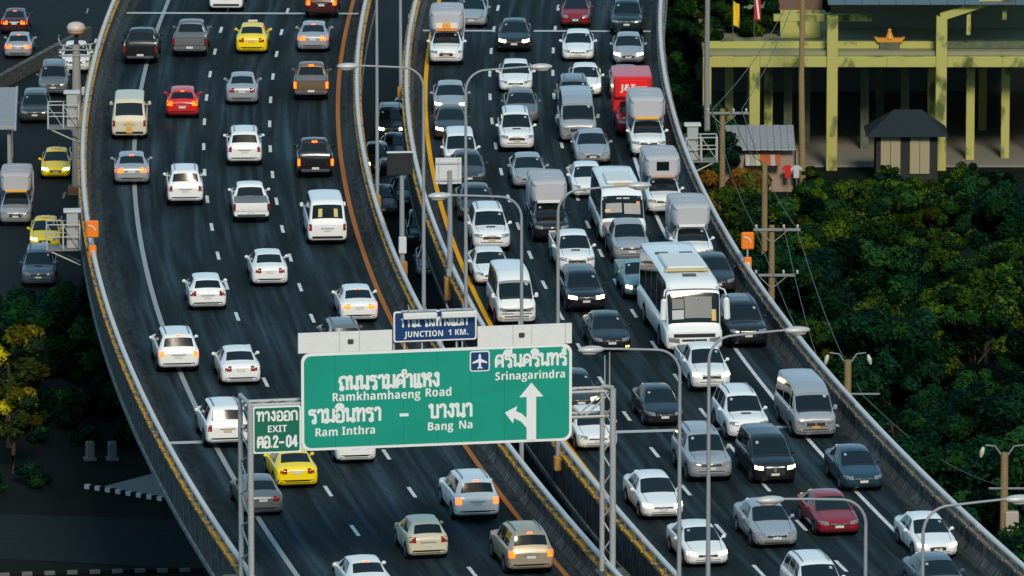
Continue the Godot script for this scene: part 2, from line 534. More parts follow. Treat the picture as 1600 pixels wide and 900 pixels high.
const ONCOMING := [
	["sedan", "silver", -75.6, -4.70, "-", "silver saloon beside the white pickup whose canopy has an orange sign", {}],
	["canopy_pickup", "white", -62.6, -5.81, "-", "white pickup with grey tall canopy and orange round sign, wheels on yellow line", {"sign": "orange"}],
	["big_sedan", "silver", -47.1, -5.57, "H", "silver saloon with lit headlights right behind a dark saloon on the yellow-line lane", {}],
	["sedan", "dark_grey", -39.5, -5.65, "l", "dark grey saloon between silver saloon and white compact people carrier", {}],
	["small_mpv", "white", -31.0, -5.43, "-", "white compact people carrier beside the white sign back", {}],
	["sedan", "dark_grey", -26.1, -5.25, "-", "dark saloon half hidden behind the white sign back", {}],
	["big_sedan", "charcoal", -16.7, -5.33, "-", "charcoal saloon directly ahead of white sport utility vehicle with bonnet scoop", {}],
	["suv", "white", -8.6, -5.23, "-", "white sport utility vehicle with bonnet scoop behind a charcoal saloon", {}],
	["sedan", "white", -0.4, -5.87, "-", "white saloon between bonnet-scoop sport utility vehicle and white commuter van", {}],
	["van", "white", 9.3, -5.75, "-", "white high-roof commuter van just behind the big green sign", {}],
	["sedan", "dark_grey", 28.4, -5.32, "H", "dark grey saloon with lit headlight behind the sign gantry truss", {}],
	["sedan", "white", 36.3, -5.82, "-", "white saloon seen through the lattice gantry post in the median", {}],
	["big_sedan", "white", 49.7, -5.45, "H", "white saloon with twin bonnet creases and large round-badged grille", {}],
	["sedan", "white", 58.4, -5.37, "H", "white saloon with lit headlights behind two slender lamp posts", {}],
	["sedan", "black", -67.3, -2.15, "H", "black saloon with lit headlights near the expansion joint", {}],
	["sedan", "white", -53.9, -2.04, "-", "white saloon under the head of a curved street lamp", {}],
	["sedan", "grey", -44.2, -1.90, "-", "grey saloon wedged between a white saloon and a white sport utility vehicle", {}],
	["suv", "white", -35.8, -2.40, "-", "white tall sport utility vehicle behind a grey saloon in middle lane", {}],
	["sedan", "silver", -25.4, -2.24, "-", "silver saloon ahead of black pickup with tall grey canopy", {}],
	["canopy_pickup", "black", -10.9, -2.14, "-", "black pickup with tall pale grey canopy and white band", {"sign": "white"}],
	["pickup", "white", -2.5, -1.70, "-", "white double-cab pickup with bonnet scoop behind a lamp post", {"scoop": 1}],
	["crossover", "black", 6.5, -2.21, "H", "black crossover with lit headlights following white double-cab pickup", {}],
	["sedan", "black", 15.7, -2.15, "F", "black saloon with chrome brow and lit fog lamps", {}],
	["sedan", "black", 31.8, -2.17, "-", "black saloon with pale plate in the middle lane beside a lamp post", {}],
	["suv", "silver", 43.1, -2.17, "-", "silver sport utility vehicle behind two slender lamp posts", {}],
	["big_sedan", "silver", 55.6, -1.94, "-", "silver saloon beside the dark red saloon", {}],
	["suv", "white", 67.1, -2.50, "-", "white sport utility vehicle following the silver saloon behind the dark red saloon", {}],
	["hatch", "red", -75.8, 1.13, "-", "red hatchback with chrome grille near the expansion joint", {}],
	["crossover", "dark_green", -73.4, 4.02, "-", "dark green crossover with broad chrome grille", {}],
	["sedan", "white", -64.1, 1.37, "-", "white saloon directly below the expansion joint", {}],
	["sedan", "silver", -63.1, 4.12, "H", "silver saloon with both headlights lit beside a white saloon", {}],
	["sedan", "white", -52.4, 1.66, "H", "pale saloon with headlight lit, tucked beside a grey roof-railed vehicle", {}],
	["crossover", "grey", -46.9, 0.95, "-", "grey crossover with roof rails hidden behind the silver commuter van", {"rails": 1}],
	["van", "silver", -38.4, 0.86, "-", "silver commuter van beside the red box pickup", {}],
	["big_sedan", "silver", -32.0, 1.31, "-", "silver saloon behind the silver commuter van", {}],
	["sedan", "dark_grey", -51.8, 3.79, "H", "dark saloon mostly hidden behind the red box pickup", {}],
	["box_pickup", "red", -40.3, 3.82, "-", "red pickup with tall red delivery box and white lettering", {}],
	["canopy_pickup", "white", -33.8, 4.25, "-", "white pickup with grey tall canopy and amber sign behind red box pickup", {"sign": "amber"}],
	["canopy_pickup", "white", -17.6, 3.95, "-", "white pickup whose grey canopy has a square dark front window", {"win": 1}],
	["canopy_pickup", "white", -4.1, 4.11, "-", "white pickup with grey canopy beside the parapet and silver pickup", {"sign": "white"}],
	["sedan", "white", -22.7, 0.56, "-", "white saloon half hidden beside the white minibus", {}],
	["minibus", "white", -10.7, 1.28, "-", "white minibus with orange front panel and dark windscreen surround", {}],
	["pickup", "silver", -5.2, 1.19, "-", "silver pickup close behind the white minibus", {}],
	["old_pickup", "teal", 3.7, 0.72, "l", "old pale teal pickup with open bed beside the white coach", {}],
	["coach", "white", 16.7, 1.44, "-", "white touring coach with huge windscreen and hanging mirrors", {}],
	["suv", "black", 15.6, 4.08, "-", "black sport utility vehicle passing the coach on the shoulder", {}],
	["sedan", "charcoal", 2.5, 4.42, "-", "charcoal saloon mostly hidden beside the rear of the coach", {}],
	["pickup", "white", 25.0, 0.97, "H", "white pickup with lit amber headlights right behind the coach", {}],
	["suv", "white", 35.4, 0.88, "-", "white sport utility vehicle with sunroof and chrome grille", {"rails": 1}],
	["van", "silver", 35.2, 3.81, "-", "silver commuter van with orange number plate on the shoulder", {"plate": "orange"}],
	["mpv", "black", 43.8, 0.42, "H", "black large people carrier with wide chrome grille", {}],
	["sedan", "blue", 45.8, 3.79, "-", "dark blue saloon on the shoulder beside the parapet", {}],
	["sedan", "red", 53.8, 1.03, "-", "dark red saloon under a street lamp arm", {}],
	["sedan", "white", 58.6, 4.02, "H", "white saloon with bright headlights on the shoulder line", {}],
	["sedan", "blue_grey", 66.2, 2.57, "-", "blue grey saloon behind the white saloon with bright headlights", {}],
]
const DEPARTING := [
	["van", "white", -81.2, -3.44, "-", "white van in the middle lane past the expansion joint", {}],
	["suv", "maroon", -78.9, 2.06, "T", "dark vehicle with red lamps just past the expansion joint", {}],
	["pickup", "black", -63.1, -7.31, "-", "black pickup on white edge line near the upper expansion joint", {}],
	["pickup", "grey", -65.4, -4.71, "-", "grey pickup in the lane beside a black pickup", {}],
	["taxi", "taxi", -66.6, -1.36, "-", "yellow taxi with pale roof next to the expansion joint", {}],
	["sedan", "silver", -67.3, 1.99, "T", "silver saloon with red lamps beneath a dark vehicle with red lamps", {}],
	["pickup", "bronze", -51.2, 2.16, "T", "bronze pickup with three orange lamps lit", {}],
	["van", "cream", -39.7, -7.26, "-", "cream passenger van with ochre stripe on the white edge line", {}],
	["hatch", "bright_red", -46.1, -4.58, "T", "bright red hatchback with three lamps lit", {}],
	["sedan", "silver", -50.1, -1.49, "-", "silver saloon level with the bright red hatchback", {}],
	["sedan", "silver", -26.7, -7.12, "T", "silver saloon with glowing orange lamps behind the cream van", {}],
	["suv", "white", -20.7, -4.55, "-", "white sport utility vehicle with grey roof alone in its lane", {}],
	["suv", "white", -31.7, -1.38, "-", "white sport utility vehicle beside black pickup with three orange lamps", {}],
	["pickup", "black", -28.0, 2.13, "T", "black pickup with three orange lamps and pale plate", {}],
	["pickup", "white", -15.9, -1.46, "-", "white pickup with pale bed cover next to the white van", {}],
	["van", "white", -10.0, 1.95, "-", "white passenger van with yellow stickers beside orange line", {}],
	["sedan", "white", 0.2, -1.42, "-", "white saloon behind the white passenger van", {}],
	["hatch", "white", 5.7, -4.69, "-", "white hatchback with grey roof beside white saloon", {}],
	["sedan", "white", 9.3, 2.03, "T", "white saloon with glowing lamps beside the orange line", {}],
	["crossover", "grey", 18.0, 0.55, "-", "grey vehicle with roof rails peeking above the sign", {"rails": 1}],
	["suv", "white", 19.7, -7.09, "T", "white sport utility vehicle with two glowing lamps on the edge line", {}],
	["sedan", "white", 22.8, -4.60, "-", "white saloon just above the exit sign", {}],
	["suv", "white", 35.7, -6.59, "-", "white sport utility vehicle seen beside the exit sign gantry post", {}],
	["taxi", "taxi", 43.9, -4.67, "-", "yellow taxi under the green exit sign", {}],
	["sedan", "grey", 48.8, -6.78, "-", "grey saloon beside yellow taxi under the exit sign", {}],
	["sedan", "white", 39.5, -1.56, "-", "white saloon mostly hidden behind the green sign", {}],
	["suv", "white", 51.2, 1.73, "T", "white sport utility vehicle with red lamps next to the orange line", {}],
	["hatch", "cream", 57.7, -1.40, "-", "cream hatchback with dark grey roof", {}],
	["suv", "gold", 61.2, 2.13, "T", "pale gold sport utility vehicle with three lit lamps on orange line", {}],
	["sedan", "white", 64.3, -4.90, "T", "white saloon trailing the cream hatchback in the next lane", {}],
]
const BELOW := [
	["sedan", "silver", -31.37, -137.32, "T", "pale saloon with glowing orange lamps on the far street", {}, 0.0, 1],
	["sedan", "maroon", -32.18, -146.93, "T", "dark saloon with red lamps ahead of the pale saloon on the far street", {}, 0.0, 1],
	["pickup", "white", -27.41, -131.42, "-", "white pickup behind the camera mast on the far street", {}],
	["suv", "grey", -28.35, -122.81, "-", "grey sport utility vehicle with pale lamps beside the camera mast", {}],
	["crossover", "dark_grey", -28.95, -113.11, "-", "dark crossover beside the pale shelter roof", {}],
	["taxi", "taxi", -26.66, -94.32, "H", "yellow taxi with bright headlights on the street beside the mast", {}],
	["canopy_pickup", "silver", -28.13, -79.23, "-", "silver pickup with tall grey canopy and orange band on the left street", {"sign": "amber"}],
	["taxi", "taxi", -26.07, -72.21, "l", "yellow taxi partly behind the caged platform", {}],
	["suv", "blue_grey", -25.80, -60.96, "-", "blue grey sport utility vehicle following the yellow taxi on the left street", {"scoop": 1}],
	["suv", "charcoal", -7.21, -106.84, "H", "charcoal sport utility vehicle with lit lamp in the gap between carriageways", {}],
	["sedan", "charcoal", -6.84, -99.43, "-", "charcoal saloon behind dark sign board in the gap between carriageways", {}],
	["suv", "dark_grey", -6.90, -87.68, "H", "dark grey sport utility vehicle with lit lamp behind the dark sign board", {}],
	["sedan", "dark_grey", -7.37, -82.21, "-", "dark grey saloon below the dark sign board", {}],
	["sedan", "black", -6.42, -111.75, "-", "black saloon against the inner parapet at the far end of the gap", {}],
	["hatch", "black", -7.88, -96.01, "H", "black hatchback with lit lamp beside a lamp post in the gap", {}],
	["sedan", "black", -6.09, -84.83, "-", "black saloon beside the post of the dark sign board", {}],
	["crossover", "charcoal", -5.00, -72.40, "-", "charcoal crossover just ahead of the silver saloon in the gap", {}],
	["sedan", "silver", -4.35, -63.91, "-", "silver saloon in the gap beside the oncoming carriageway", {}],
]
# ------------------------------------------------------------------ vehicles
# stations from nose to tail: [distance from nose, underside, half width, belt height, top height, half width of the top]
const KINDS := {
	"sedan": {"L": 4.55, "st": [[0.0, 0.38, 0.60, 0.58, 0.61, 0.48], [0.05, 0.28, 0.72, 0.64, 0.67, 0.56], [0.15, 0.22, 0.80, 0.69, 0.725, 0.62], [0.35, 0.20, 0.855, 0.75, 0.79, 0.68], [0.75, 0.19, 0.875, 0.82, 0.87, 0.72], [1.13, 0.19, 0.88, 0.87, 0.945, 0.74], [1.22, 0.19, 0.88, 0.88, 0.975, 0.735], [1.95, 0.19, 0.88, 0.92, 1.375, 0.60], [2.20, 0.19, 0.88, 0.93, 1.435, 0.585], [2.70, 0.19, 0.88, 0.94, 1.46, 0.58], [3.20, 0.19, 0.88, 0.945, 1.425, 0.575], [3.40, 0.19, 0.88, 0.945, 1.385, 0.57], [3.98, 0.20, 0.88, 0.95, 1.09, 0.66], [4.10, 0.20, 0.875, 0.95, 1.065, 0.68], [4.38, 0.22, 0.85, 0.93, 1.03, 0.68], [4.50, 0.28, 0.80, 0.86, 0.98, 0.64], [4.55, 0.38, 0.70, 0.74, 0.86, 0.55]],
		"ws": [1.25, 1.93], "rw": [3.42, 3.95], "sw": [[1.72, 2.42, 2.05, 2.42], [2.50, 3.45, 2.50, 3.12]], "hl": [0.44, 0.60, 0.80, 0.715], "tl": [0.42, 0.73, 0.82, 0.95], "gr": [0.38, 0.535, 0.62], "in": [0.50, 0.30, 0.42], "pf": 0.455, "pr": 0.72, "wheels": [0.88, 3.52], "wr": 0.32, "mir": [1.75, 0.98]},
	"big_sedan": {"base": "sedan", "L": 4.85, "sx": 1.035, "sz": 1.066, "sy": 1.0},
	"hatch": {"L": 4.0, "st": [[0.0, 0.38, 0.60, 0.62, 0.66, 0.48], [0.05, 0.28, 0.72, 0.69, 0.73, 0.56], [0.15, 0.22, 0.79, 0.75, 0.79, 0.62], [0.4, 0.20, 0.84, 0.80, 0.86, 0.68], [0.93, 0.19, 0.85, 0.88, 0.98, 0.71], [1.0, 0.19, 0.85, 0.89, 1.01, 0.705], [1.75, 0.19, 0.85, 0.95, 1.42, 0.58], [2.05, 0.19, 0.85, 0.96, 1.48, 0.57], [2.8, 0.19, 0.85, 0.98, 1.50, 0.56], [3.4, 0.19, 0.85, 1.0, 1.44, 0.55], [3.5, 0.20, 0.85, 1.0, 1.40, 0.55], [3.85, 0.24, 0.83, 0.98, 1.08, 0.64], [3.95, 0.30, 0.80, 0.90, 1.0, 0.60], [4.0, 0.38, 0.72, 0.78, 0.88, 0.5]],
		"ws": [1.03, 1.73], "rw": [3.52, 3.83], "sw": [[1.55, 2.2, 1.85, 2.2], [2.28, 3.3, 2.28, 3.1]], "hl": [0.42, 0.63, 0.78, 0.77], "tl": [0.52, 0.76, 0.79, 0.98], "gr": [0.36, 0.50, 0.63], "in": [0.45, 0.29, 0.40], "pf": 0.45, "pr": 0.62, "wheels": [0.78, 3.22], "wr": 0.31, "mir": [1.55, 1.02]},
	"suv": {"L": 4.75, "st": [[0.0, 0.50, 0.66, 0.80, 0.84, 0.5], [0.06, 0.36, 0.78, 0.90, 0.94, 0.62], [0.18, 0.30, 0.87, 0.97, 1.02, 0.70], [0.45, 0.28, 0.91, 1.02, 1.08, 0.74], [1.15, 0.28, 0.92, 1.07, 1.15, 0.77], [1.25, 0.28, 0.92, 1.08, 1.19, 0.765], [1.95, 0.28, 0.92, 1.12, 1.70, 0.66], [2.25, 0.28, 0.92, 1.13, 1.79, 0.65], [3.2, 0.28, 0.92, 1.14, 1.83, 0.65], [4.2, 0.28, 0.92, 1.15, 1.79, 0.64], [4.40, 0.30, 0.91, 1.15, 1.71, 0.63], [4.60, 0.34, 0.90, 1.12, 1.28, 0.72], [4.70, 0.38, 0.87, 1.05, 1.16, 0.70], [4.75, 0.46, 0.80, 0.90, 1.0, 0.6]],
		"ws": [1.28, 1.93], "rw": [4.42, 4.59], "sw": [[1.75, 2.4, 2.02, 2.4], [2.48, 3.35, 2.48, 3.35], [3.43, 4.25, 3.43, 4.15]], "hl": [0.46, 0.80, 0.84, 0.945], "tl": [0.66, 0.84, 0.87, 1.10], "gr": [0.42, 0.70, 0.88], "in": [0.55, 0.44, 0.58], "pf": 0.62, "pr": 0.78, "wheels": [0.95, 3.75], "wr": 0.38, "mir": [1.78, 1.18]},
	"crossover": {"base": "suv", "L": 4.55, "sx": 0.985, "sz": 0.958, "sy": 0.915},
	"mpv": {"L": 4.7, "st": [[0.0, 0.42, 0.66, 0.76, 0.80, 0.5], [0.06, 0.28, 0.78, 0.86, 0.91, 0.62], [0.18, 0.22, 0.85, 0.94, 0.99, 0.70], [0.40, 0.20, 0.89, 0.98, 1.05, 0.74], [0.78, 0.20, 0.90, 1.02, 1.12, 0.77], [0.85, 0.20, 0.90, 1.03, 1.16, 0.765], [1.65, 0.20, 0.90, 1.08, 1.72, 0.68], [1.95, 0.20, 0.90, 1.09, 1.82, 0.67], [3.2, 0.20, 0.90, 1.10, 1.87, 0.67], [4.3, 0.20, 0.90, 1.10, 1.82, 0.66], [4.42, 0.22, 0.89, 1.10, 1.75, 0.65], [4.6, 0.26, 0.88, 1.08, 1.2, 0.74], [4.68, 0.32, 0.84, 1.0, 1.1, 0.70], [4.7, 0.42, 0.78, 0.88, 1.0, 0.6]],
		"ws": [0.88, 1.63], "rw": [4.44, 4.59], "sw": [[1.45, 2.15, 1.75, 2.15], [2.23, 3.3, 2.23, 3.3], [3.38, 4.25, 3.38, 4.2]], "hl": [0.50, 0.72, 0.83, 0.86], "tl": [0.62, 0.85, 0.85, 1.08], "gr": [0.46, 0.56, 0.84], "in": [0.55, 0.29, 0.42], "pf": 0.45, "pr": 0.7, "wheels": [0.85, 3.75], "wr": 0.33, "mir": [1.45, 1.12]},
	"small_mpv": {"base": "mpv", "L": 4.25, "sx": 0.95, "sz": 0.905, "sy": 0.92},
	"van": {"L": 5.3, "st": [[0.0, 0.45, 0.72, 0.88, 0.93, 0.55], [0.06, 0.30, 0.84, 0.98, 1.05, 0.68], [0.16, 0.26, 0.90, 1.05, 1.12, 0.76], [0.40, 0.25, 0.93, 1.12, 1.22, 0.80], [0.46, 0.25, 0.93, 1.13, 1.27, 0.80], [1.15, 0.25, 0.94, 1.16, 1.92, 0.75], [1.45, 0.25, 0.94, 1.17, 2.08, 0.74], [2.0, 0.25, 0.94, 1.18, 2.22, 0.74], [3.0, 0.25, 0.94, 1.18, 2.26, 0.74], [4.9, 0.25, 0.94, 1.18, 2.22, 0.74], [5.1, 0.28, 0.93, 1.18, 2.10, 0.73], [5.22, 0.32, 0.92, 1.12, 1.32, 0.80], [5.28, 0.36, 0.89, 1.0, 1.16, 0.75], [5.3, 0.45, 0.84, 0.92, 1.06, 0.68]],
		"ws": [0.50, 1.16], "rw": [5.11, 5.21], "sw": [[0.95, 1.65, 1.22, 1.65], [1.75, 3.2, 1.75, 3.2], [3.3, 4.9, 3.3, 4.85]], "hl": [0.48, 0.74, 0.86, 0.90], "tl": [0.74, 0.80, 0.88, 1.12], "gr": [0.48, 0.74, 0.85], "in": [0.58, 0.40, 0.54], "pf": 0.58, "pr": 0.75, "wheels": [1.05, 4.15], "wr": 0.34, "mir": [0.95, 1.30]},
	"minibus": {"L": 7.2, "st": [[0.0, 0.45, 0.90, 0.95, 1.0, 0.75], [0.06, 0.34, 1.03, 1.02, 1.10, 0.9], [0.18, 0.32, 1.09, 1.05, 1.20, 0.98], [0.22, 0.32, 1.10, 1.06, 1.26, 0.98], [0.75, 0.32, 1.11, 1.12, 2.25, 0.95], [0.95, 0.32, 1.11, 1.13, 2.50, 0.93], [1.4, 0.32, 1.11, 1.13, 2.66, 0.92], [4.0, 0.32, 1.11, 1.13, 2.72, 0.92], [6.9, 0.32, 1.11, 1.13, 2.68, 0.92], [7.1, 0.36, 1.09, 1.12, 2.50, 0.9], [7.2, 0.5, 1.02, 1.05, 1.3, 0.8]],
		"ws": [0.24, 0.80], "rw": [7.11, 7.16], "sw": [[0.85, 1.9, 1.0, 1.9], [2.0, 3.3, 2.0, 3.3], [3.4, 4.8, 3.4, 4.8], [4.9, 6.7, 4.9, 6.7]], "hl": [0.62, 0.66, 0.98, 0.84], "tl": [0.8, 0.8, 1.0, 1.05], "gr": [0.5, 0.68, 0.80], "in": [0.62, 0.42, 0.54], "pf": 0.58, "pr": 0.75, "wheels": [1.3, 5.4], "wr": 0.40, "mir": [0.55, 1.7]},
	"coach": {"L": 10.4, "st": [[0.0, 0.5, 1.05, 1.05, 1.12, 0.9], [0.06, 0.36, 1.18, 1.12, 1.2, 1.05], [0.2, 0.32, 1.26, 1.15, 1.32, 1.12], [0.24, 0.32, 1.26, 1.16, 1.40, 1.12], [0.62, 0.32, 1.28, 1.25, 2.80, 1.14], [0.85, 0.32, 1.28, 1.3, 3.08, 1.13], [1.3, 0.32, 1.28, 1.3, 3.24, 1.12], [5.0, 0.32, 1.28, 1.3, 3.30, 1.12], [10.1, 0.32, 1.28, 1.3, 3.26, 1.12], [10.35, 0.4, 1.26, 1.3, 3.1, 1.1], [10.4, 0.55, 1.2, 1.2, 2.9, 1.0]],
		"ws": [0.26, 0.70], "rw": [10.36, 10.39], "sw": [[0.75, 2.1, 0.85, 2.1], [2.2, 4.0, 2.2, 4.0], [4.1, 5.9, 4.1, 5.9], [6.0, 7.8, 6.0, 7.8], [7.9, 9.9, 7.9, 9.9]], "hl": [0.66, 0.66, 1.14, 0.86], "tl": [0.95, 0.9, 1.18, 1.3], "gr": [0.55, 0.70, 0.80], "in": [0.75, 0.42, 0.52], "pf": 0.58, "pr": 0.8, "wheels": [2.3, 7.6], "wr": 0.50, "mir": [0.1, 2.1]},
	"pickup": {"L": 5.25, "st": [[0.0, 0.50, 0.64, 0.78, 0.82, 0.5], [0.06, 0.36, 0.77, 0.88, 0.92, 0.60], [0.18, 0.30, 0.85, 0.95, 0.99, 0.68], [0.5, 0.28, 0.89, 1.0, 1.06, 0.72], [1.2, 0.28, 0.90, 1.06, 1.13, 0.75], [1.27, 0.28, 0.90, 1.07, 1.165, 0.745], [1.95, 0.28, 0.90, 1.10, 1.62, 0.63], [2.2, 0.28, 0.90, 1.11, 1.70, 0.62], [2.9, 0.28, 0.90, 1.12, 1.73, 0.62], [3.2, 0.28, 0.90, 1.12, 1.69, 0.61], [3.28, 0.28, 0.90, 1.10, 1.62, 0.61], [3.40, 0.30, 0.90, 1.05, 1.12, 0.75], [3.42, 0.30, 0.88, 0.72, 0.75, 0.75], [5.15, 0.40, 0.88, 0.72, 0.75, 0.75], [5.2, 0.46, 0.85, 0.70, 0.73, 0.72]],
		"ws": [1.30, 1.93], "rw": [3.29, 3.39], "sw": [[1.75, 2.4, 2.02, 2.4], [2.48, 3.2, 2.48, 3.1]], "hl": [0.46, 0.78, 0.83, 0.925], "tl": [0.70, 0.72, 0.87, 0.755], "gr": [0.42, 0.69, 0.86], "in": [0.55, 0.44, 0.57], "pf": 0.60, "pr": 0.52, "wheels": [0.92, 4.0], "wr": 0.37, "mir": [1.75, 1.18], "bed": [3.42, 5.22]},
	"old_pickup": {"L": 4.7, "st": [[0.0, 0.46, 0.66, 0.74, 0.78, 0.55], [0.05, 0.34, 0.76, 0.82, 0.86, 0.64], [0.2, 0.30, 0.81, 0.90, 0.94, 0.70], [0.5, 0.30, 0.82, 0.93, 0.98, 0.71], [1.15, 0.30, 0.82, 0.98, 1.05, 0.71], [1.22, 0.30, 0.82, 0.99, 1.09, 0.70], [1.75, 0.30, 0.82, 1.02, 1.50, 0.61], [2.0, 0.30, 0.82, 1.02, 1.56, 0.60], [2.4, 0.30, 0.82, 1.02, 1.56, 0.60], [2.5, 0.30, 0.82, 1.0, 1.5, 0.6], [2.58, 0.30, 0.82, 0.98, 1.04, 0.68], [2.60, 0.30, 0.80, 0.70, 0.73, 0.7], [4.6, 0.36, 0.80, 0.70, 0.73, 0.7], [4.66, 0.42, 0.78, 0.68, 0.71, 0.68]],
		"ws": [1.25, 1.73], "rw": [2.51, 2.57], "sw": [[1.62, 2.38, 1.85, 2.36]], "hl": [0.48, 0.62, 0.75, 0.76], "tl": [0.68, 0.6, 0.78, 0.7], "gr": [0.42, 0.62, 0.74], "in": [0.5, 0.42, 0.5], "pf": 0.52, "pr": 0.5, "wheels": [0.85, 3.6], "wr": 0.33, "mir": [1.5, 1.12], "bed": [2.62, 4.68]},
}
const PAINTS := {
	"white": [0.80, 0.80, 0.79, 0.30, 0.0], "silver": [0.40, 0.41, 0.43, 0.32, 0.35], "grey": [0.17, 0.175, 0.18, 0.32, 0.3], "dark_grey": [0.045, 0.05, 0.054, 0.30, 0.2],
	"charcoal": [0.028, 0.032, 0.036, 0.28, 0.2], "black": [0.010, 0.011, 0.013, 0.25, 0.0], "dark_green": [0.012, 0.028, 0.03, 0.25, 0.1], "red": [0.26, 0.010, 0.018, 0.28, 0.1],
	"bright_red": [0.62, 0.012, 0.012, 0.30, 0.0], "maroon": [0.06, 0.012, 0.014, 0.3, 0.1], "blue": [0.018, 0.055, 0.085, 0.28, 0.25], "blue_grey": [0.10, 0.14, 0.18, 0.3, 0.3],
	"taxi": [0.92, 0.66, 0.003, 0.32, 0.0], "cream": [0.62, 0.55, 0.40, 0.38, 0.0], "gold": [0.42, 0.34, 0.24, 0.34, 0.3], "bronze": [0.20, 0.14, 0.09, 0.34, 0.35], "teal": [0.16, 0.30, 0.34, 0.5, 0.0], "box_red": [0.62, 0.014, 0.016, 0.35, 0.0],
}
var kinds := {}

func kind_of(name_: String) -> Dictionary:
	if kinds.has(name_):
		return kinds[name_]
	var k: Dictionary = KINDS[name_].duplicate(true)
	if k.has("base"):
		var b: Dictionary = kind_of(k.base)
		var sx: float = k.sx
		var sy: float = k.sy
		var sz: float = k.sz
		var r := b.duplicate(true)
		r.L = b.L * sz
		for s in r.st:
			s[0] *= sz
			s[1] *= sy
			s[2] *= sx
			s[3] *= sy
			s[4] *= sy
			s[5] *= sx
		for key in ["ws", "rw", "wheels"]:
			for i in r[key].size():
				r[key][i] *= sz
		for w in r.sw:
			for i in 4:
				w[i] *= sz
		for key in ["hl", "tl"]:
			r[key] = [r[key][0] * sx, r[key][1] * sy, r[key][2] * sx, r[key][3] * sy]
		for key in ["gr", "in"]:
			r[key] = [r[key][0] * sx, r[key][1] * sy, r[key][2] * sy]
		r.pf *= sy
		r.pr *= sy
		r.mir = [r.mir[0] * sz, r.mir[1] * sy]
		k = r
	kinds[name_] = k
	return k

func station(k: Dictionary, d: float) -> Array:
	var st: Array = k.st
	var n := st.size()
	if d <= st[0][0]:
		return st[0]
	for i in n - 1:
		if d <= st[i + 1][0]:
			var a: Array = st[i]
			var b: Array = st[i + 1]
			var t: float = (d - a[0]) / (b[0] - a[0])
			return [d, lerpf(a[1], b[1], t), lerpf(a[2], b[2], t), lerpf(a[3], b[3], t), lerpf(a[4], b[4], t), lerpf(a[5], b[5], t)]
	return st[n - 1]

func section(s: Array) -> PackedVector2Array:
	var yb: float = s[1]
	var w: float = s[2]
	var hb: float = s[3]
	var hr: float = s[4]
	var wr: float = s[5]
	var a := hb - yb
	var c := clampf((hr - hb - 0.06) / 0.3, 0.0, 1.0)
	var drop := lerpf(0.02, 0.10, c)
	var gt := maxf(hb + 0.02, hr - drop)
	var wb := w * 0.93
	var p := PackedVector2Array()
	p.append(Vector2(0, yb))
	p.append(Vector2(w * 0.80, yb))
	p.append(Vector2(w * 0.93, yb + minf(0.05, a * 0.1)))
	p.append(Vector2(w * 0.985, yb + minf(0.16, a * 0.3)))
	p.append(Vector2(w, lerpf(yb, hb, 0.55)))
	p.append(Vector2(w * 0.985, hb - minf(0.07, a * 0.2)))
	p.append(Vector2(w * 0.955, hb))
	p.append(Vector2(wb, hb + 0.012))
	p.append(Vector2(lerpf(wb, wr + 0.03, 0.5) + 0.012 * c, lerpf(hb + 0.012, gt, 0.5)))
	p.append(Vector2(wr + 0.03, gt))
	p.append(Vector2(wr * 0.965, maxf(gt + 0.003, hr - drop * 0.35)))
	p.append(Vector2(wr * 0.80, maxf(gt + 0.006, hr - 0.008)))
	p.append(Vector2(wr * 0.4, maxf(gt + 0.009, hr + 0.010)))
	p.append(Vector2(0, maxf(gt + 0.012, hr + 0.016)))
	return p

# a point of the skin: j runs 0 (underside centre) .. 13 (top centre) .. 26 (underside centre again, over the left side)
func skin(k: Dictionary, j: float, d: float) -> Vector3:
	var s := section(station(k, d))
	var m := j if j <= 13.0 else 26.0 - j
	var i := clampi(int(floor(m)), 0, 12)
	var p := s[i].lerp(s[i + 1], m - i)
	return Vector3(p.x if j <= 13.0 else -p.x, p.y, k.L * 0.5 - d)

func half_width(k: Dictionary, y: float, d: float) -> float:
	var s := section(station(k, d))
	if y < s[0].y or y > s[13].y:
		return -1.0
	for i in 13:
		if y <= s[i + 1].y and s[i + 1].y > s[i].y:
			return lerpf(s[i].x, s[i + 1].x, (y - s[i].y) / (s[i + 1].y - s[i].y))
	return 0.0

func end_depth(k: Dictionary, x: float, y: float, front: bool) -> float:
	var d := 0.0
	var L: float = k.L
	while d < 1.4:
		if half_width(k, y, d if front else L - d) >= absf(x):
			break
		d += 0.012
	return d

